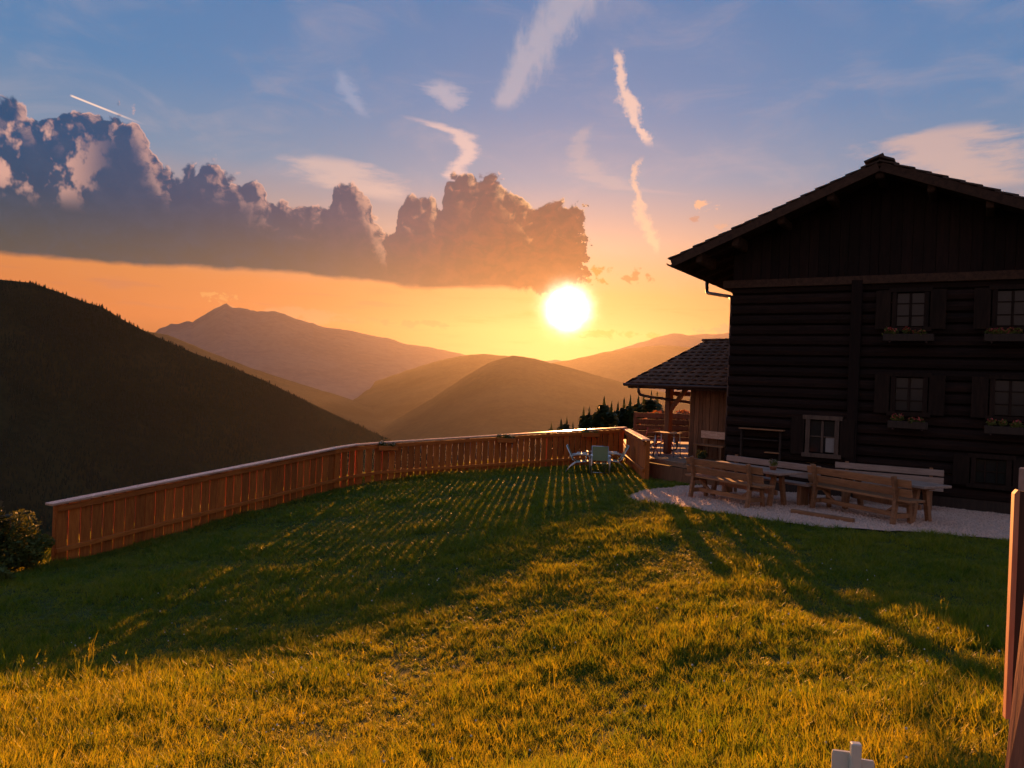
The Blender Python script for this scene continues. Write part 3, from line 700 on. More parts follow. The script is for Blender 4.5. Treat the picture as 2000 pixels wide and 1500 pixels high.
# ------------------------------------------------------------------ flower boxes
def flower_box(name, loc, rz, L, h, dp, label, mat, petal, seed, group, sag=True):
    root = tag(empty(name, loc, rz), label, 'flower box', group)
    box('trough', (L, dp, h), (0, 0, h/2), mat, root, bev=.012)
    for s in (-1, 1): box('bracket', (.03, dp+.03, .03), (s*L*.36, .01, -.016), M['metal'], root)
    rr = random.Random(seed)
    cl = [(rr.uniform(-.45, .45)*L, rr.uniform(-.3, .3)*dp, h+rr.uniform(.0, .09), .09, .08, .07) for _ in range(max(4, int(L*9)))]
    obj('foliage', leaf_cloud(cl, int(900*L), .026, seed), M['leaf'], root)
    cl2 = [(c[0], c[1]-.02, c[2]+.04, .08, .07, .05) for c in cl]
    obj('blossoms', leaf_cloud(cl2, int(150*L), .022, seed+1), petal, root)
    return root
_t = (FC-FB).normalized(); _fn = Vector((_t.y, -_t.x, 0)); _fz = math.atan2(_t.y, _t.x)
for px, lb, sd in ((757, 'flower box hung on the fence nearest its bend', 1), (985, 'flower box hung midway along the far stretch of fence', 2), (1150, 'flower box hung on the fence behind the garden chairs', 3)):
    d = ray(px, 870); q = (FB.x*_t.y - FB.y*_t.x)/(d[0]*_t.y/d[1] - _t.x); s = (q-FB.y)/_t.y if abs(_t.y) > 1e-6 else 0
    p = FB + _t*s; u = s/(FC-FB).length; zt = -2.09 + (.73)*u
    p = p + _fn*.15; flower_box('flower_box', (p.x, p.y, zt-.24), _fz, .60, .15, .16, lb, M['rail'], M['pale'], sd, 'flower boxes hung along the fence')

# ------------------------------------------------------------------ the dark timber house
HC = Vector((5.67, 20.0, -2.42)); HR = math.atan2(-.53, .848); W_, HD = 6.95, 9.0
def build_house():
    root = tag(empty('log_house', HC, HR), 'large dark brown log farmhouse with shallow gabled roof filling the right side', 'house')
    zc = -HC.z                              # camera level in house heights
    Z = lambda z: z + zc                    # measured height -> height above the terrace
    # log courses of the gable wall, each its own
    prof = [(-.11, -.13), (-.045, -.13), (.03, -.09), (.05, 0), (.03, .09), (-.045, .128), (-.11, .128)]
    def log_mesh(L, sd):
        n = len(prof); rr = random.Random(sd); j = 1+rr.uniform(-.12, .12)
        v = [(0, -y*j, z) for y, z in prof] + [(L*.5, -y*j-rr.uniform(-.006, .006), z) for y, z in prof] + [(L, -y*j, z) for y, z in prof]
        f = [tuple(range(n)), tuple(range(3*n-1, 2*n-1, -1))] + [(k*n+i, k*n+(i+1) % n, (k+1)*n+(i+1) % n, (k+1)*n+i) for k in range(2) for i in range(n)]
        me = mesh('log', v, f); bm = bmesh.new(); bm.from_mesh(me); bmesh.ops.recalc_face_normals(bm, faces=bm.faces); bm.to_mesh(me); bm.free(); return me
    box('plinth', (W_+.04, .34, .34), (W_/2, .16, .10), M['shutter'], root)
    zz = .38; k = 0
    while zz < Z(2.9):
        ex = .05 if k % 2 else .03
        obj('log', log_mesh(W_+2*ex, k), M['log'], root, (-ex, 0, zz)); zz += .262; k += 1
    ztop = zz - .13
    slope = .405; za = Z(5.47)-.24; xa = W_/2       # underside line of the roof
    # vertical gable planks
    x = -.02; i = 0
    while x < W_:
        w = random.uniform(.19, .26); x1 = min(x+w, W_+.02); h0, h1 = za-slope*abs(x-xa), za-slope*abs(x1-xa)
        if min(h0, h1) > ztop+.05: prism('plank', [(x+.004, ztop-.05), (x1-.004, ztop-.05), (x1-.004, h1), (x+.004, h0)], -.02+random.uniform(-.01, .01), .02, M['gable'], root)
        x = x1 + (1e-3 if x1 < W_ else 1); i += 1
    prism('gable_backing', [(.1, ztop-.2), (W_-.1, ztop-.2), (W_-.1, za-slope*(xa-.1)-.02), (xa, za-.02), (.1, za-slope*(xa-.1)-.02)], .05, .09, M['darkwood'], root)
    box('tie_beam', (W_+.5, .2, .2), (W_/2, -.03, ztop), M['darkwood'], root, bev=.01)
    box('corner_board', (.24, .10, ztop-.3), (2.98, -.085, (ztop+.3)/2), M['gable'], root)
    # side and back walls
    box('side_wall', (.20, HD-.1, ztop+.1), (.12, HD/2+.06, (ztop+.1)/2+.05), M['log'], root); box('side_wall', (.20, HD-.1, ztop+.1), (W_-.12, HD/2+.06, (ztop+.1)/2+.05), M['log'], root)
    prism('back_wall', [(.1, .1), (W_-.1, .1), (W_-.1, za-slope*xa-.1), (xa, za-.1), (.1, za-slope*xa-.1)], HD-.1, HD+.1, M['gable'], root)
    # roof: boarding, purlins and stepped courses
    ov, oy0, oy1 = 1.36, -1.0, HD+.8; ang = math.atan(slope); Ls = (xa+ov)/math.cos(ang); roof = empty('roof', (0, 0, 0)); roof.parent = root
    for s in (-1, 1):
        cx = xa + s*(xa+ov)/2; cz = za - slope*(xa+ov)/2 + .06
        box('roof_boarding', (Ls, oy1-oy0, .09), (cx, (oy0+oy1)/2, cz), M['darkwood'], roof, (0, s*ang, 0))
        n = 15; st = Ls/n
        for c in range(n):
            t = (c+.5)*st; bx = xa + s*math.cos(ang)*t; bz = za - math.sin(ang)*t + .135
            jj = random.uniform(-.03, .03)
            box('roof_course', (st+.10, oy1-oy0+.10+jj, .040), (bx+s*.02, (oy0+oy1)/2, bz+.012*math.cos(c*2.1)*.3), M['shingle'], roof, (0, s*(ang-.085), 0), bev=.006)
        box('verge_board', (Ls-.05, .035, .20), (cx, oy0-.02, cz-.06), M['darkwood'], roof, (0, s*ang, 0))
        for q in (.30, .62, .93, 1.19):
            px_ = xa + s*(xa)*q; beam('purlin', (px_, oy0+.08, za-slope*abs(px_-xa)-.13), (px_, .3, za-slope*abs(px_-xa)-.13), .17, .20 if q < .9 else .30, M['darkwood'], roof, bev=.03)
        for yy in np.arange(oy0+.5, HD, .9):
            ex = xa + s*(xa+ov-.12); wx = xa + s*(xa-.3)
            beam('rafter', (ex, yy, za-slope*abs(ex-xa)-.055), (wx, yy, za-slope*abs(wx-xa)-.055), .10, .13, M['darkwood'], roof, bev=.01)
    beam('purlin', (xa, oy0+.05, za-.14), (xa, .3, za-.14), .20, .22, M['darkwood'], roof, bev=.03)
    box('ridge_cap', (.42, oy1-oy0+.2, .05), (xa-.12, (oy0+oy1)/2, za+.185), M['shingle'], roof, (0, -ang*.9, 0)); box('ridge_cap', (.34, oy1-oy0+.2, .05), (xa+.14, (oy0+oy1)/2, za+.165), M['shingle'], roof, (0, ang, 0))
    # eaves gutter and down pipe
    gx, gzv = -ov-.07, za - slope*(xa+ov) + .03
    v, f = [], []; seg = 9
    for yy in (oy0+.05, oy1-.1):
        for rad in (.075, .066):
            for q in range(seg): a = PI + PI*q/(seg-1); v.append((gx+math.cos(a)*rad, yy, gzv+math.sin(a)*rad))
    for q in range(seg-1):
        f += [(q, q+1, 2*seg+q+1, 2*seg+q), (seg+q, 3*seg+q, 3*seg+q+1, seg+q+1), (q, seg+q, seg+q+1, q+1)]
    obj('gutter', mesh('gutter', v, f, True), M['metal'], roof)
    tube('down_pipe', [(gx, 2.2, gzv-.05), (gx, 2.2, gzv-.30), (gx+.03, 2.15, gzv-.38), (gx+.10, 2.05, gzv-.42), (-.22, .42, gzv-.74), (-.13, .28, gzv-.80), (-.09, .22, gzv-.92), (-.09, .22, 1.8), (-.09, .22, .45)], .05, M['metal'], root, 10)
    # windows
    def window(x0, x1, z0, z1, cols, rows, shut=True, curtain=False, fm=M['dim']):
        w, h = x1-x0, z1-z0; cx, cz = (x0+x1)/2, (z0+z1)/2+zc; win = empty('window', (cx, -.06, cz)); win.parent = root
        obj('pane', boxme(w-.1, .01, h-.1, 0, M['glass']), M['glass'], win, (0, -.005, 0))
        for s in (-1, 1):
            box('casing', (.10, .11, h+.1), (s*(w/2), -.03, 0), fm, win); box('casing', (w+.24, .12, .10), (0, -.035, s*(h/2+.03)), fm, win)
        for c in range(1, cols): box('mullion', (.055 if (cols == 2) else .03, .03, h-.08), (-w/2+w*c/cols, -.03, 0), fm, win)
        for r_ in range(1, rows): box('glazing_bar', (w-.08, .022, .025), (0, -.028, -h/2+h*r_/rows), fm, win)
        if curtain: box('curtain', (.20, .012, h*.42), (w*.27, -.016, -h*.22), M['curtain'], win)
        if shut:
            for s in (-1, 1):
                sh = empty('shutter', (s*(w/2+.23), -.065, 0)); sh.parent = win
                sh_o = box('shutter', (.32, .035, h+.06), (s*(w/2+.235), -.075, 0), M['dim'], win); bpy.data.objects.remove(sh)
    window(1.99, 2.66, -1.41, -.55, 2, 2, True, True, M['frame'])
    for (x0, z0) in ((3.80, 1.66), (5.78, 1.66), (3.84, -.30), (5.80, -.30)): window(x0, x0+.66, z0, z0+.85, 2, 3)
    window(5.50, 6.16, -1.80, -1.20, 3, 2)
    return root
build_house()
def on_house(x, y, z):
    c, s = math.cos(HR), math.sin(HR); return (HC.x + c*x - s*y, HC.y + s*x + c*y, z)
for (x, z, L, lb, sd) in ((4.12, 1.34, 1.04, 'flower box under the upper house window nearer the gable middle', 11), (6.12, 1.34, 1.04, 'flower box under the upper house window at the right picture edge', 12), (4.18, -.66, .82, 'flower box with red flowers low on the house wall above the long bench', 13), (6.12, -.66, .90, 'flower box low on the house wall by the right picture edge', 14)):
    flower_box('flower_box', on_house(x, -.26, z), HR, L, .17, .18, lb, M['shutter'], M['flower'], sd, 'flower boxes on the house wall')
def wall_rack():
    root = tag(empty('wall_rack', on_house(.9, -.12, -1.75), HR), 'simple wooden rack of ledges fixed to the house wall left of the window', 'rack')
    box('ledge', (1.10, .24, .03), (0, -.05, .86), M['bench'], root); box('ledge', (.95, .20, .025), (-.05, -.04, .60), M['shutter'], root); box('ledge', (.36, .20, .025), (.28, -.04, .29), M['bench'], root)
    for x in (-.5, .46): box('upright', (.05, .10, .86), (x, -.03, .42), M['shutter'], root)
wall_rack()

# ------------------------------------------------------------------ porch building
E0 = Vector((3.72, 24.8, 0)); PR = math.atan2(-.8, .6)
def build_porch():
    root = tag(empty('porch_shed', (E0.x, E0.y, DECK_Z), PR), 'wooden porch shed with brown tiled roof attached behind the house', 'shed')
    Z = lambda z: z - DECK_Z
    ze = .17; Lr = 5.2; run = 3.95; rise = 1.62; ang = math.atan(rise/run)
    roof = empty('roof', (0, 0, Z(ze))); roof.parent = root
    sl = math.hypot(run, rise)
    box('roof_boarding', (Lr, sl, .06), (Lr/2, run/2, rise/2-.05), M['darkwood'], roof, (ang, 0, 0)); box('roof_boarding', (Lr, sl, .06), (Lr/2, run*1.5, rise/2-.05), M['darkwood'], roof, (-ang, 0, 0))
    # tiles of the slope in view, one by one
    cols, rows = 17, 13; tw = Lr/cols; tl = sl/rows
    seg = 5; v = []
    for y in (-tl*.58, tl*.58):
        for top in (0, -.022):
            for q in range(seg): xx = (q/(seg-1)-.5)*tw*1.02; v.append((xx, y, top + .022*1.7*math.sin(PI*q/(seg-1)) + (.026 if y < 0 else -.004)))
    f = []
    for q in range(seg-1): f += [(q, q+1, 2*seg+q+1, 2*seg+q), (seg+q, 3*seg+q, 3*seg+q+1, seg+q+1), (q, seg+q, seg+q+1, q+1), (2*seg+q, 2*seg+q+1, 3*seg+q+1, 3*seg+q)]
    f += [(0, 2*seg, 3*seg, seg), (seg-1, 2*seg-1, 4*seg-1, 3*seg-1)]
    tme = mesh('tile', v, f); tme.materials.append(M['tile'])
    for r_ in range(rows):
        for c in range(cols):
            t = (r_+.5)*tl
            obj('tile', tme, None, roof, ((c+.5+(.0 if r_ % 2 else .5)-.25)*tw, t*math.cos(ang), t*math.sin(ang)+.015), (ang-.03+random.uniform(-.012, .012), random.uniform(-.015, .015), random.uniform(-.012, .012)))
    box('ridge_cap', (Lr+.25, .26, .07), (Lr/2-.1, run, rise+.04), M['tile'], roof, bev=.025)
    box('verge_board', (.03, sl, .16), (-.03, run/2, rise/2-.03), M['darkwood'], roof, (ang, 0, 0))
    box('fascia', (Lr, .03, .14), (Lr/2, .06, -.07), M['darkwood'], roof)
    tube('gutter', [(-.12, -.02, -.03), (Lr, -.02, -.03)], .055, M['metal'], roof, 10)
    tube('down_pipe', [(.50, 0, -.05), (.50, .02, -.26), (.55, .06, -.35), (.66, .14, -.38), (1.5, 1.2, -.52), (1.85, 1.6, -.6)], .042, M['metal'], roof, 8)
    for k in range(6): beam('rafter', (.15+k*.95, .05, -.10), (.15+k*.95, run*.9, rise*.9-.12), .08, .11, M['darkwood'], roof)
    pt = Z(ze) - .02
    box('wall_plate', (Lr-.3, .16, .18), (Lr/2+.15, .9, pt+.10), M['darkwood'], root)
    for (a, c) in ((1.0, .9), (1.0, 4.4)): box('post', (.19, .19, pt), (a, c, pt/2), M['shed'], root, bev=.012)
    beam('brace', (1.06, .9, pt-.78), (1.72, .9, pt-.04), .10, .12, M['shed'], root)
    beam('tie', (1.0, .9, pt-.25), (1.0, 4.4, pt-.25), .10, .14, M['darkwood'], root)
    x = 1.87; i = 0
    while x < 4.9:
        w = random.uniform(.13, .19); box('board', (w-.01, .03, pt+.04), (x+w/2, .9+random.uniform(-.008, .008), (pt+.04)/2), M['shed'], root); x += w; i += 1
    for k in range(20): box('board', (.03, .16, pt+.04), (1.86, .99+k*.17, (pt+.04)/2), M['shed'], root)
    box('back_wall', (3.1, .05, pt), (3.4, 4.6, pt/2), M['shed'], root)
build_porch()
def on_porch(a, c, z=DECK_Z): return (E0.x + .6*a + .8*c, E0.y - .8*a + .6*c, z)

def railing():
    A, B = Vector((4.75, 29.3, DECK_Z)), Vector((7.3, 29.9, DECK_Z)); root = tag(empty('rail_fence', A), 'horizontal rail fence at the far edge of the porch deck', 'fence'); d = B-A
    for k in range(4): p = d*(k/3); box('post', (.11, .11, 1.15), (p.x, p.y, .575), M['shed'], root)
    for z in (.14, .36, .58, .80, 1.04): beam('rail', (0, -.07, z), (d.x, d.y-.07, z), .04, .175, M['shed'], root)
railing()

# ------------------------------------------------------------------ benches and tables
def rustic_bench(pl, pr, label, over=.28):
    """Back seen from the lawn: two splayed end frames, seat, two back planks, foot stretcher."""
    a, b = Vector((*pl, 0)), Vector((*pr, 0)); L = (b-a).length; rz = math.atan2((b-a).y, (b-a).x); z = g1((a.x+b.x)/2, (a.y+b.y)/2)+.035
    root = tag(empty('garden_bench', (a.x, a.y, z), rz), label, 'bench', 'heavy wooden benches on the gravel with backs to the lawn')
    for x in (0, L):
        beam('back_post', (x, .02, 0), (x, .09, .48), .09, .07, M['benchleg'], root, up=(1, 0, 0)); beam('back_post', (x, .09, .46), (x, 0, .92), .09, .06, M['benchleg'], root, up=(1, 0, 0))
        beam('front_leg', (x, .50, 0), (x, .44, .43), .08, .07, M['benchleg'], root, up=(1, 0, 0)); beam('foot', (x, .03, .16), (x, .48, .16), .06, .09, M['benchleg'], root)
        beam('seat_bearer', (x, .05, .41), (x, .52, .41), .07, .07, M['benchleg'], root)
        s = 1 if x == 0 else -1
        beam('brace', (x+s*.03, .26, .40), (x+s*.34, .26, .19), .05, .05, M['benchleg'], root)
    box('stretcher', (L, .05, .09), (L/2, .26, .165), M['bench'], root)
    box('seat', (L+2*over, .22, .045), (L/2, .20, .468), M['bench'], root); box('seat', (L+2*over, .20, .045), (L/2, .425, .468), M['bench'], root)
    for zc, yy in ((.62, .115), (.80, .085)): box('back_plank', (L+2*over, .035, .155), (L/2+.04, yy, zc), M['bench'], root, (.18, 0, 0), bev=.01)
    return root
def table(c, dirv, L, wd, label, top=.75, mat=None):
    z = g1(c[0], c[1])+.035; rz = math.atan2(dirv[1], dirv[0]); root = tag(empty('picnic_table', (c[0], c[1], z), rz), label, 'table', 'wooden tables on the gravel')
    n = 4
    for k in range(n): box('top_plank', (L, wd/n-.006, .05), (0, -wd/2+wd*(k+.5)/n, top-.025), mat or M['grey'], root, bev=.006)
    for s in (-1, 1):
        x = s*(L/2-.35)
        beam('leg', (x, -.24, 0), (x, -.12, top-.12), .09, .09, M['benchleg'], root, up=(1, 0, 0)); beam('leg', (x, .24, 0), (x, .12, top-.12), .09, .09, M['benchleg'], root, up=(1, 0, 0))
        beam('bearer', (x, -wd*.42, top-.085), (x, wd*.42, top-.085), .08, .07, M['benchleg'], root)
    box('stretcher', (L-.7, .06, .10), (0, 0, .28), M['benchleg'], root)
def wall_bench(pl, pr, label, zoff=0):
    a, b = Vector((*pl, 0)), Vector((*pr, 0)); L = (b-a).length; rz = math.atan2((b-a).y, (b-a).x); z = g1((a.x+b.x)/2, (a.y+b.y)/2)+.035
    root = tag(empty('wall_bench', (a.x, a.y, z), rz), label, 'bench', 'pale benches along the house wall')
    box('seat', (L, .38, .045), (L/2, -.22, .46), M['grey'], root)
    for zc in (.63, .80): box('back_plank', (L, .035, .14), (L/2, .02, zc+zoff), M['grey'], root, (-.08, 0, 0), bev=.008)
    for x in (.25, L-.25): box('leg', (.09, .30, .435), (x, -.22, .217), M['benchleg'], root); box('back_post', (.07, .05, .9), (x, .07, .45), M['benchleg'], root)
rustic_bench((4.13, 17.4), (4.98, 16.0), 'wooden bench seen from behind at the left end of the gravel')
rustic_bench((6.46, 16.3), (7.27, 14.5), 'longer wooden bench seen from behind in the middle of the gravel')
table((5.35, 17.15), (.53, -.85), 2.3, .80, 'wooden table with pink flowers behind the left bench')
table((7.75, 15.75), (.42, -.91), 2.3, .80, 'wooden table behind the longer middle bench')
wall_bench((5.30, 18.75), (6.75, 16.65), 'pale weathered wall bench below the left house window')
wall_bench((7.62, 17.95), (9.55, 16.85), 'pale weathered wall bench right of the window corner')
def kerb():
    p, q = at(1546, 994, 15.6), at(1668, 1016, 14.6); z0, z1 = g1(p[0], p[1]), g1(q[0], q[1])
    root = tag(empty('timber_edging', (p[0], p[1], z0)), 'low timber edging plank lying in the gravel before the middle bench', 'plank')
    beam('plank', (0, 0, .05), (q[0]-p[0], q[1]-p[1], z1-z0+.05), .09, .12, M['bench'], root, bev=.01)
kerb()
def pot(loc, r, h, label, leaf, seed, petal=None, fr=1.3):
    root = tag(empty('potted_plant', loc), label, 'plant')
    v, f = tube_data([(0, 0, 0), (0, 0, h*.8), (0, 0, h*.8), (0, 0, h)], [r*.7, r*.95, r*1.08, r*1.08], 14); obj('pot', mesh('pot', v, f, True), M['terracotta'], root)
    cl = [(math.cos(k*1.3)*r*.5, math.sin(k*1.3)*r*.5, h+r*.7+(k % 3)*r*.3, r*fr*.6, r*fr*.6, r*fr*.55) for k in range(7)]
    obj('foliage', leaf_cloud(cl, 900, r*.16, seed), leaf, root)
    if petal: obj('blossoms', leaf_cloud([(c[0], c[1], c[2]+r*.4, r*.5, r*.5, r*.3) for c in cl], 130, r*.13, seed+1), petal, root)
pot((5.25, 20.95, DECK_Z+.034), .13, .14, 'dark round potted bush on the deck edge beside the house corner', M['needle'], 31)
pot((5.72, 16.62, g1(5.35, 17.15)+.035+.75), .08, .08, 'small pot of pink flowers on the left table', M['leaf'], 35, M['pinkflower'])

# ------------------------------------------------------------------ garden chairs on the lawn
def garden_chair(x, y, rz, label):
    root = tag(empty('garden_chair', (x, y, g1(x, y)+.01), rz), label, 'chair', 'tubular garden chairs on the lawn')
    for s in (-1, 1):
        xx = s*.27
        tube('side_frame', [(xx, .42, 0), (xx, .46, .30), (xx, .45, .52), (xx, .38, .60), (xx, .1, .60), (xx, -.12, .57), (xx, -.22, .50)], .014, M['alu'], root, 8)
        tube('side_frame', [(xx, -.34, 0), (xx, -.16, .22), (xx, .02, .36), (xx, .42, .40)], .014, M['alu'], root, 8)
        tube('back_frame', [(xx*.92, .02, .36), (xx*.92, -.10, .44), (xx*.92, -.30, .86)], .013, M['alu'], root, 8)
        box('arm_rest', (.06, .38, .03), (xx, .20, .622), M['white'], root, bev=.01)
    tube('cross_bar', [(-.25, -.30, .86), (.25, -.30, .86)], .013, M['alu'], root); tube('cross_bar', [(-.27, -.30, .05), (.27, -.30, .05)], .010, M['alu'], root)
    box('seat', (.47, .44, .018), (0, .22, .385), M['sling'], root, (.07, 0, 0)); box('backrest', (.47, .018, .46), (0, -.19, .64), M['sling'], root, (.42, 0, 0))
def small_table(x, y, rz, label, z=None, w=.8, h=.62, cat='table', mat=None):
    root = tag(empty('folding_table', (x, y, (g1(x, y)+.01) if z is None else z), rz), label, cat)
    box('table_top', (w, w*.75, .03), (0, 0, h), mat or M['bench'], root, bev=.008)
    for sx in (-1, 1):
        for sy in (-1, 1): tube('leg', [(sx*w*.44, sy*w*.32, 0), (sx*w*.40, sy*w*.28, h-.015)], .014, M['alu'], root, 7)
garden_chair(2.12, 24.3, R(-98), 'grey tubular garden chair, left of the three on the lawn')
garden_chair(2.78, 23.4, R(176), 'green sling garden chair turned toward the viewer between two others')
garden_chair(3.42, 24.1, R(88), 'grey tubular garden chair, right of the three on the lawn')
small_table(2.85, 24.6, R(8), 'low wooden topped table among the garden chairs on the lawn')

# ------------------------------------------------------------------ things on the porch deck
small_table(*on_porch(1.75, .05)[:2], PR+.3, 'small bistro table standing in front of the porch post', DECK_Z+.002, .75, .72)
def deck_chair(p, rz, label):
    root = tag(empty('folding_chair', p, rz), label, 'chair')
    for s in (-1, 1):
        tube('side_frame', [(s*.2, .24, 0), (s*.2, -.02, .45), (s*.2, -.18, .84)], .013, M['red'], root, 7); tube('side_frame', [(s*.18, -.24, 0), (s*.18, .22, .45)], .013, M['red'], root, 7)
    for k in range(4): box('seat_slat', (.38, .075, .016), (0, -.10+k*.09, .46), M['bench'], root)
    for k in range(2): box('back_slat', (.40, .016, .08), (0, -.13-k*.05, .66+k*.12), M['bench'], root, (.4, 0, 0))
deck_chair(on_porch(1.25, -.15, DECK_Z+.002), PR+1.2, 'red framed folding chair beside the bistro table on the deck')
def porch_bench():
    x, y, z = on_porch(3.05, .60); root = tag(empty('porch_bench', (x, y, z), PR), 'small bench with pale backboard against the shed wall by the house corner', 'bench')
    box('seat', (1.1, .34, .04), (0, -.1, .44), M['bench'], root); box('backrest', (1.1, .03, .22), (0, .10, .74), M['cap'], root)
    for s in (-1, 1): box('leg', (.06, .30, .42), (s*.45, -.1, .21), M['benchleg'], root); box('back_post', (.05, .04, .85), (s*.45, .13, .425), M['benchleg'], root)
porch_bench()
def tricycle():
    p = at(1292, 878, 25.6); root = tag(empty('tricycle', (p[0], p[1], DECK_Z+.002), R(-20)), 'small red and dark childs tricycle on the deck left of the post', 'tricycle')
    def wheel(x, y, r):
        w = empty('wheel', (x, y, r)); w.parent = root
        pts = [(math.cos(a)*r*.85, 0, math.sin(a)*r*.85) for a in np.linspace(0, 2*PI, 17)]; v, f = tube_data(pts, r*.15, 6, False); obj('tyre', mesh('tyre', v, f, True), M['dark'], w)
        for k in range(3): a = k*PI/3; tube('spoke', [(math.cos(a)*r*.8, 0, math.sin(a)*r*.8), (-math.cos(a)*r*.8, 0, -math.sin(a)*r*.8)], r*.05, M['white'], w, 5)
    wheel(.36, 0, .18); wheel(-.30, .2, .12); wheel(-.30, -.2, .12)
    tube('frame', [(.36, 0, .18), (.30, 0, .38), (.05, 0, .30), (-.30, 0, .14)], .022, M['red'], root); tube('axle', [(-.30, -.2, .12), (-.30, .2, .12)], .012, M['alu'], root)
    tube('handlebar', [(.24, -.2, .52), (.29, -.06, .48), (.29, .06, .48), (.24, .2, .52)], .013, M['alu'], root); tube('stem', [(.30, 0, .36), (.29, 0, .48)], .014, M['alu'], root)
    box('saddle', (.22, .17, .05), (-.08, 0, .34), M['red'], root, bev=.02)
tricycle()
def marker():
    p = at(718, 905, 24.45); z = g1(p[0], p[1]); root = tag(empty('marker_stake', (p[0], p[1]+.25, z)), 'thin red marker stake behind the fence just right of its bend', 'stake')
    tube('pole', [(0, 0, -.1), (0, 0, 1.05)], .016, M['red'], root); tube('band', [(0, 0, .86), (0, 0, .96)], .0175, M['white'], root)
marker()

# ------------------------------------------------------------------ near post and small sign
def near_gate():
    z = -1.85; p = at(2020, 1460, 2.15); x, y = p[0], p[1]
    root = tag(empty('fence_post', (x, y, z)), 'rough reddish wooden fence post with split top at the right picture edge', 'post')
    # hewn post, ragged top
    rr = random.Random(4); V, F = [], []; n = 10; H = [0, .35, .7, 1.05, 1.36]
    for i, h in enumerate(H):
        for k in range(n):
            a = 2*PI*k/n; r = (.088-.012*h)*(1+rr.uniform(-.06, .06)); V.append((math.copysign(abs(math.cos(a))**.6, math.cos(a))*r, math.copysign(abs(math.sin(a))**.6, math.sin(a))*r, h + (rr.uniform(-.05, .04) if i == 4 else 0)))
    for i in range(len(H)-1):
        for k in range(n): F.append((i*n+k, i*n+(k+1) % n, (i+1)*n+(k+1) % n, (i+1)*n+k))
    V.append((0, 0, H[-1]-.05)); c = len(V)-1
    for k in range(n): F.append(((len(H)-1)*n+k, (len(H)-1)*n+(k+1) % n, c))
    root.rotation_euler = (0, R(2.2), 0)
    obj('shaft', mesh('shaft', V, F), M['post'], root)
    for k in range(3): box('splinter', (.012, .010, .09), (-.05+.03*k, -.04+.02*k, 1.34), M['post'], root, (.2*k-.2, .15, .3*k))
    # board fixed behind it; lit edge painted as paler strip, face painted shaded
    q = at(1979, 960, 2.62); r2 = tag(empty('gate_board', (q[0], q[1], z)), 'upright board with sunlit edge painted orange standing behind the rough post', 'board')
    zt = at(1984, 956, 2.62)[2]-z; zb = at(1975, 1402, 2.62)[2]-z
    prism('board', [(.0165, zb), (.17, zb), (.17, zt-.004), (.0165, zt-.004)], -.010, .016, M['shadeface'], r2, rot=(0, 0, R(-18)))
    prism('lit_edge_strip', [(0, zb), (.016, zb+.004), (.016, zt), (.010, zt), (0, zt-.014)], -.014, .018, M['litedge'], r2, rot=(0, 0, R(-18)))
    q = at(1996, 915, 2.80); r3 = tag(empty('stake', (q[0]+.045, q[1]+.03, z)), 'thin grey stake rising behind the upright board at the right edge', 'stake')
    box('shaft', (.05, .04, q[2]-z), (0, 0, (q[2]-z)/2), M['grey'], r3)
near_gate()
def sign():
    p = at(1668, 1470, 3.3); x, y = p[0], p[1]; z = g1(x, y); root = tag(empty('garden_marker', (x, y, z), R(-8)), 'white plastic marker panel on a stake rising from the bottom edge', 'marker')
    t = at(1668, 1446, 3.3)[2]-z
    box('stake', (.042, .03, t+.1), (0, -.022, t/2-.05), M['panel'], root, bev=.004)
    for s, dz in ((-1, -.055), (1, -.085)): 
        L = .085; prism('panel', [(0, t-.42), (s*L, t-.40), (s*(L+.003), t+dz-.014), (s*L, t+dz), (0, t+dz+.010*(1 if s > 0 else .4))], -.006, .006, M['panel'], root, rot=(0, 0, s*R(9)))
sign()

# ------------------------------------------------------------------ grass
def tuft(seed, nb=11, h=.13, spread=.055, wid=.0042):
    r = random.Random(seed); V, F = [], []
    for k in range(nb):
        a = r.uniform(0, 2*PI); rad = spread*math.sqrt(r.random()); bx, by = math.cos(a)*rad, math.sin(a)*rad; ln = h*r.uniform(.55, 1.25); lean = r.uniform(.1, .75)*ln; d = r.uniform(0, 2*PI); ox, oy = math.cos(d), math.sin(d)
        f = r.uniform(0, 2*PI); wx, wy = math.cos(f)*wid*r.uniform(.7, 1.4), math.sin(f)*wid*r.uniform(.7, 1.4); i = len(V)
        for t, ww in ((0, 1), (.5, .8)):
            px_, py_, pz = bx+ox*lean*t*t, by+oy*lean*t*t, ln*(t-.12*t*t); V += [(px_-wx*ww, py_-wy*ww, pz-.01), (px_+wx*ww, py_+wy*ww, pz-.01)]
        V.append((bx+ox*lean, by+oy*lean, ln*.9)); F += [(i, i+1, i+3, i+2), (i+2, i+3, i+4)]
    return mesh('tuft', V, F)
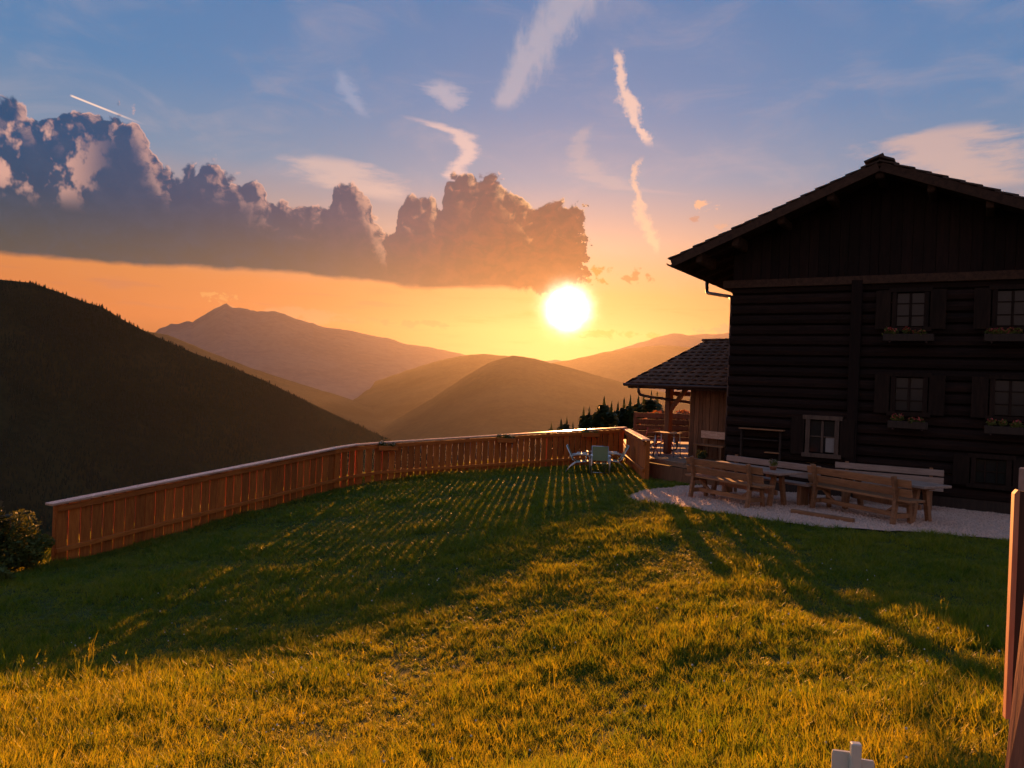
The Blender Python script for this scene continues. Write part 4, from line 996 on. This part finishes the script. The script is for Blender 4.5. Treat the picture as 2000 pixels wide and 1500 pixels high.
def stalks(seed):
    r = random.Random(seed); V, F = [], []
    for k in range(4):
        a = r.uniform(0, 6.3); x0, y0 = math.cos(a)*.03, math.sin(a)*.03; h = r.uniform(.26, .42); lx, ly = r.uniform(-.1, .1), r.uniform(-.1, .1); i = len(V); w = .0013
        V += [(x0-w, y0, 0), (x0+w, y0, 0), (x0+lx*.5+w, y0+ly*.4, h*.6), (x0+lx*.5-w, y0+ly*.4, h*.6), (x0+lx+w, y0+ly, h), (x0+lx-w, y0+ly, h)]; F += [(i, i+1, i+2, i+3), (i+3, i+2, i+4, i+5)]
        for q in range(7):
            z = h*(.80+.035*q); t = z/h; px_, py_ = x0+lx*t*t, y0+ly*t*t; s = .009*(1.2-.1*q); d = r.uniform(0, 6.3); i = len(V)
            V += [(px_, py_, z), (px_+math.cos(d)*s, py_+math.sin(d)*s, z+s*.8), (px_+math.cos(d)*s*.3, py_+math.sin(d)*s*.3, z+s*2.2)]; F.append((i, i+1, i+2))
    return mesh('stalks', V, F)
def build_grass():
    P = []
    for (y0, y1, den) in ((2.6, 5, 420), (5, 8, 380), (8, 12, 260), (12, 18, 170), (18, 29, 110)):
        x0, x1 = -.78*y1-.5, .74*y1+.5; n = int((x1-x0)*(y1-y0)*den); x = rng.uniform(x0, x1, n); y = rng.uniform(y0, y1, n)
        P.append(np.c_[x, y][np.abs(x) < .74*y+.6])
    P = np.concatenate(P); x, y = P[:, 0], P[:, 1]
    ol = PATIO; k = ~inside(ol, x, y) & (_edge(x, y) < 2.2)
    c, s = math.cos(HR), math.sin(HR); hx = (x-HC.x)*c + (y-HC.y)*s; hy = -(x-HC.x)*s + (y-HC.y)*c
    k &= ~((hx > -.1) & (hy > -.15)) & ~inside(np.array([(4.0, 22.5), (4.8, 20.9), (5.7, 20.2), (9.2, 25.8), (9, 31.5), (4.3, 31), (4.0, 26.6)]), x, y)
    bare = np.exp(-(((x-2.25)/.5)**2+((y-3.75)/.35)**2)) + .8*np.exp(-(((x-4.1)/.45)**2+((y-6.9)/.25)**2))
    k &= rng.random(len(x)) > bare
    P = P[k]; x, y = P[:, 0], P[:, 1]; n = len(P)
    pn = fbm(x*1.1, y*1.1, 4, 21); tall = np.clip((6.5-y)/3, 0, 1)*.55 + np.clip((-x-1.5)/4, 0, 1)*np.clip((10-y)/3, 0, 1)*.75
    edge_t = np.clip(1-np.abs(_edge(x, y)-.6)/1.2, 0, 1)*.8
    sc = (.34 + 1.75*np.clip(pn-.28, 0, 1)**1.15 + tall + edge_t)*rng.uniform(.6, 1.35, n)
    wide = np.clip(y/9, .9, 2.3)*(.75+.4*sc)
    pick = rng.integers(0, 6, n)
    st = rng.random(n) < np.clip((9.5-y)/5, 0, 1)*(.004 + .03*np.clip((-x-.5)/3, 0, 1)); pick[st] = 6 + rng.integers(0, 2, st.sum()); sc[st] = rng.uniform(.7, 1.25, st.sum()); wide[st] = 1
    scatter('grass', np.c_[P, gz(x, y)-.005], np.c_[rng.uniform(-.15, .15, n), rng.uniform(-.15, .15, n), rng.uniform(0, 6.28, n)], np.c_[wide, wide, sc], pick, [tuft(q) for q in range(6)] + [stalks(1), stalks(2)], [M['grass']], 'meadow grass of the sloping lawn', 'grass')
    # scattered small flowers
    m = 160; fx = rng.uniform(-6, 5, m); fy = rng.uniform(4, 13, m); kk = (np.abs(fx) < .65*fy) & ~inside(PATIO, fx, fy); fx, fy = fx[kk], fy[kk]
    bm = bmesh.new(); bmesh.ops.create_icosphere(bm, subdivisions=1, radius=.009); me = bpy.data.meshes.new('flower_head'); bm.to_mesh(me); bm.free()
    sv = rng.uniform(.7, 1.3, len(fx)); scatter('meadow_flowers', np.c_[fx, fy, gz(fx, fy)+rng.uniform(.08, .16, len(fx))], np.zeros((len(fx), 3)), np.c_[sv, sv, sv], np.zeros(len(fx)), [me], [M['pale']], 'tiny pale flower heads sprinkled through the grass', 'flowers')
build_grass()

# ------------------------------------------------------------------ air
def build_haze():
    bm = bmesh.new(); bmesh.ops.create_cube(bm, size=1); me = bpy.data.meshes.new('haze'); bm.to_mesh(me); bm.free()
    o = obj('haze', me); o.location = (0, 0, (HZ0+HZ1)/2); o.scale = (2*HR_, 2*HR_, HZ1-HZ0)
    m = bpy.data.materials.new('evening_haze'); m.use_nodes = True; nt = m.node_tree; nt.nodes.clear()
    v = nt.nodes.new('ShaderNodeVolumePrincipled'); v.inputs['Color'].default_value = (.96, .90, .86, 1); v.inputs['Density'].default_value = HDEN; v.inputs['Anisotropy'].default_value = HG
    out = nt.nodes.new('ShaderNodeOutputMaterial'); nt.links.new(v.outputs[0], out.inputs['Volume'])
    o.data.materials.append(m); tag(o, 'warm evening haze filling the valley air', 'haze', kind='stuff')
HZ0, HZ1, HR_, HDEN, HG = -760., 1900., 27000., 2.5e-6, .72
build_haze()
